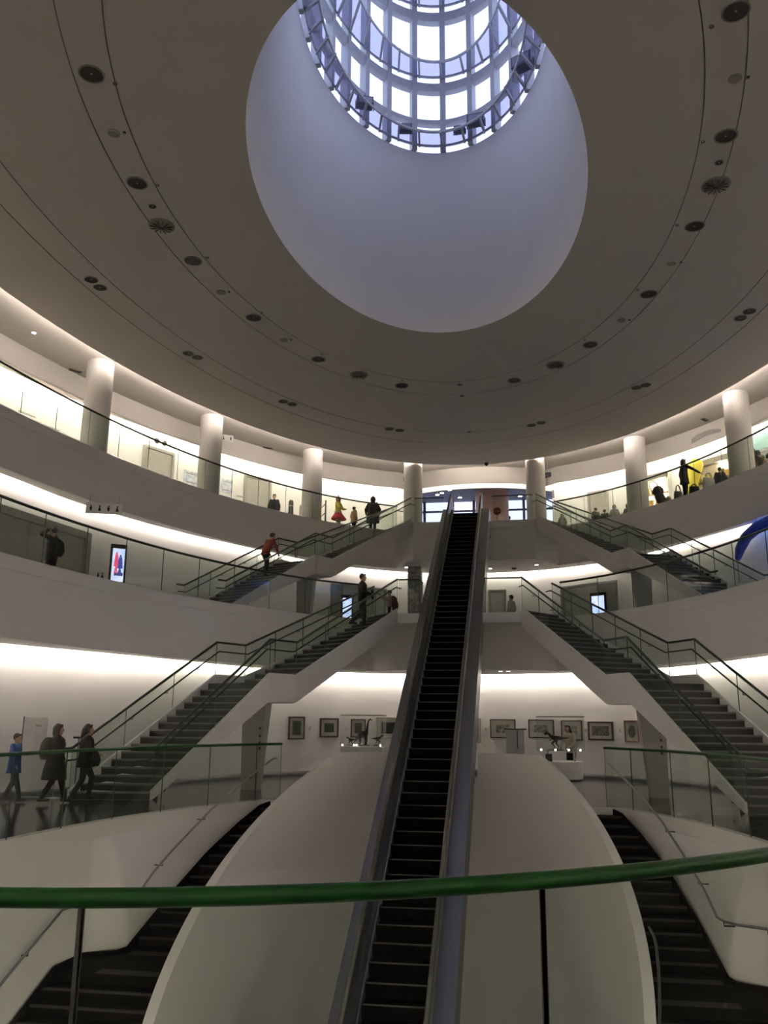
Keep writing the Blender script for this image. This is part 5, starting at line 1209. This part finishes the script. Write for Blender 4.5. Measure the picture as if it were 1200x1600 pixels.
# --- top gallery, left
person((-8.75, 36.0, H3), (0.3, -1), 1.55, 'man in a dark jacket facing the hall beside the dark post, top gallery left', BLK, BLK)
person((-7.55, 36.85, H3), (0.9, 0.2), 1.56, 'person in an olive coat half hidden behind the third column from left', OLIVE, CHAR, coat=0.4, hair='long')
t, s, up = person((-6.02, 36.75, H3), (0.9, -0.35), 1.52, 'person in a yellow top with a red skirt and a pointed brown headdress', YEL, CREAM, dict(le=(-0.22, 0.14, 1.12), lh=(-0.12, 0.34, 1.08), re=(0.22, 0.16, 1.12), rh=(0.12, 0.36, 1.05)), hood=TAN)
extra(t, 'skirt', REDB, lambda mb: rings(mb, [(0, 0.04, 0.50, 0.38, 0.34), (0, 0.02, 0.58, 0.34, 0.30), (0, 0.0, 0.80, 0.17, 0.15)]))
extra(t, 'crest', REDB, lambda mb: path(mb, [(0, 0.02, 1.54), (0, -0.04, 1.66)], [0.03, 0.012]), 0.01)
extra(t, 'sash', CREAM, lambda mb: rings(mb, [(0, 0, 0.80, 0.19, 0.16), (0, 0, 0.88, 0.185, 0.155)]))
t, s, up = person((-4.60, 37.55, H3), (-0.2, 1), 1.66, 'person in a black coat with a peaked hood above the upper left stairs', BLK, BLK, dict(le=(-0.32, 0.06, 1.14), lh=(-0.30, 0.16, 0.92), re=(0.32, 0.06, 1.14), rh=(0.30, 0.16, 0.92)), hood=BLK, coat=0.30, build=1.3)
person((-5.48, 37.62, H3), (0.6, 0.7), 1.28, 'short person in a brown jacket beside the black hooded coat', TAN, BLK, hair='short', coat=0.42, build=1.15)
# --- top gallery, right
t, s, up = person((8.12, 33.10, H3), (0.95, 0.2), 1.62, 'woman in black reaching right with one arm, top gallery right', BLK, BLK, dict(re=(0.22, 0.28, 1.24), rh=(0.14, 0.58, 1.12), le=(-0.25, -0.06, 1.12), lh=(-0.25, -0.02, 0.86)), hair='bob', coat=0.40)
satchel('tote_bag', (7.93, 33.48, H3), 0.3, (0.36, 0.18, 0.46), GREYC, 'grey tote bag hanging at the left side of the reaching woman', 0.26)
satchel('shopping_bag', (9.02, 33.22, H3), 0.4, (0.52, 0.30, 0.88), mat('grey_green_bag', (0.22, 0.24, 0.22), 0.7), 'large grey-green bag in front of the reaching woman', 0.2)
satchel('luggage_bag', (8.52, 33.45, H3), 0.2, (0.42, 0.34, 0.62), BLK, 'black soft bag between the reaching woman and the grey-green bag', 0.1)
person((9.50, 33.45, H3), (0.2, 1), 1.34, 'child in a black jacket seen from behind, right of the grey-green bag', BLK, BLK, hair='short', build=1.25, vox=0.015)
person((10.05, 31.35, H3), (0.2, 1), 1.60, 'person in a dark brown coat right behind the rightmost column', BROWN, BLK, hair='short', coat=0.42, build=1.2)
t, s, up = person((10.52, 31.92, H3), (0.1, 1), 1.50, 'person in a dark coat with a pale scarf at the right edge', OLIVE, BLK, hair='bob', coat=0.42, build=1.3)
extra(t, 'scarf', cloth('scarf', (0.22, 0.17, 0.13)), lambda mb: rings(mb, [(0, -0.02, 1.20, 0.16, 0.14), (0, -0.02, 1.30, 0.13, 0.125)]))
person((10.75, 31.5, H3), (0.1, 1), 1.24, 'child in a pale pink top cut by the right edge', PINK, BLK, hair='bob')
person((3.85, 39.55, H3), (-0.1, -1), 1.12, 'child in a grey coat facing the hall behind the upper right landing', GREYC, CHAR, hair='bob', build=1.2)
person((5.30, 38.95, H3), (-0.5, 0.8), 1.22, 'person in a dark jacket, left of the close pair at the top gallery right', CHAR, BLK, hair='short', build=1.2)
person((5.72, 39.30, H3), (0.4, 0.8), 1.22, 'person in black, right of the close pair at the top gallery right', BLK, BLK, hair='short', build=1.2)
person((6.10, 38.75, H3), (0.2, 1), 1.26, 'person in a grey hooded coat left of the second right column', GREYC, CHAR, hood=GREYC, build=1.25)
person((6.66, 38.55, H3), (0.2, 1), 1.24, 'person in a dark hooded coat just left of the second right column', OLIVE, CHAR, hood=OLIVE, build=1.1)
person((1.42, 41.35, H3), (-0.3, 1), 1.52, 'dark figure in the lobby in front of the right window', BLK, BLK, hair='short')
# --- pushchair
t = empty('pushchair', (7.50, 34.75, H3), -0.9); tag(t, 'dark pushchair with a looped handle standing before the shop window', 'pushchair')
extra(t, 'seat_body', CHAR, lambda mb: (path(mb, [(0, 0.28, 0.42), (0, 0.0, 0.45), (0, -0.22, 0.82)], [0.15, 0.19, 0.17])), 0.025)
extra(t, 'canopy', BLK, lambda mb: rings(mb, [(0, -0.16, 0.72, 0.22, 0.22), (0, -0.14, 0.88, 0.20, 0.20), (0, -0.16, 1.0, 0.10, 0.10)]), 0.025)
mb = MB(); mb.tube([(-0.2, -0.2, 0.7), (-0.2, -0.42, 1.02), (-0.12, -0.5, 1.12), (0.12, -0.5, 1.12), (0.2, -0.42, 1.02), (0.2, -0.2, 0.7)], 0.018, 8); mb.build('handle', STEELD, t)
for sx in (-1, 1): mb = MB(); mb.tube([(sx * 0.22, -0.25, 0.75), (sx * 0.24, 0.0, 0.45), (sx * 0.24, 0.36, 0.1)], 0.014, 6); mb.tube([(sx * 0.24, 0.1, 0.5), (sx * 0.24, -0.32, 0.1)], 0.014, 6); mb.build('frame', STEELD, t)
for sx in (-1, 1):
    for y in (-0.34, 0.38):
        mb = MB(); mb.lathe([(0.06, -0.02), (0.10, -0.015), (0.10, 0.015), (0.06, 0.02)], 16)
        for v in mb.V: v.x, v.y, v.z = sx * 0.26 + v.z, y + v.x, 0.10 + v.y
        mb.build('wheel', BLACKM, t)
extra(t, 'hanging_bag', TAN, lambda mb: rings(mb, [(0.1, 0.30, 0.32, 0.10, 0.09), (0.1, 0.30, 0.55, 0.11, 0.10), (0.1, 0.28, 0.62, 0.06, 0.05)]), 0.02)
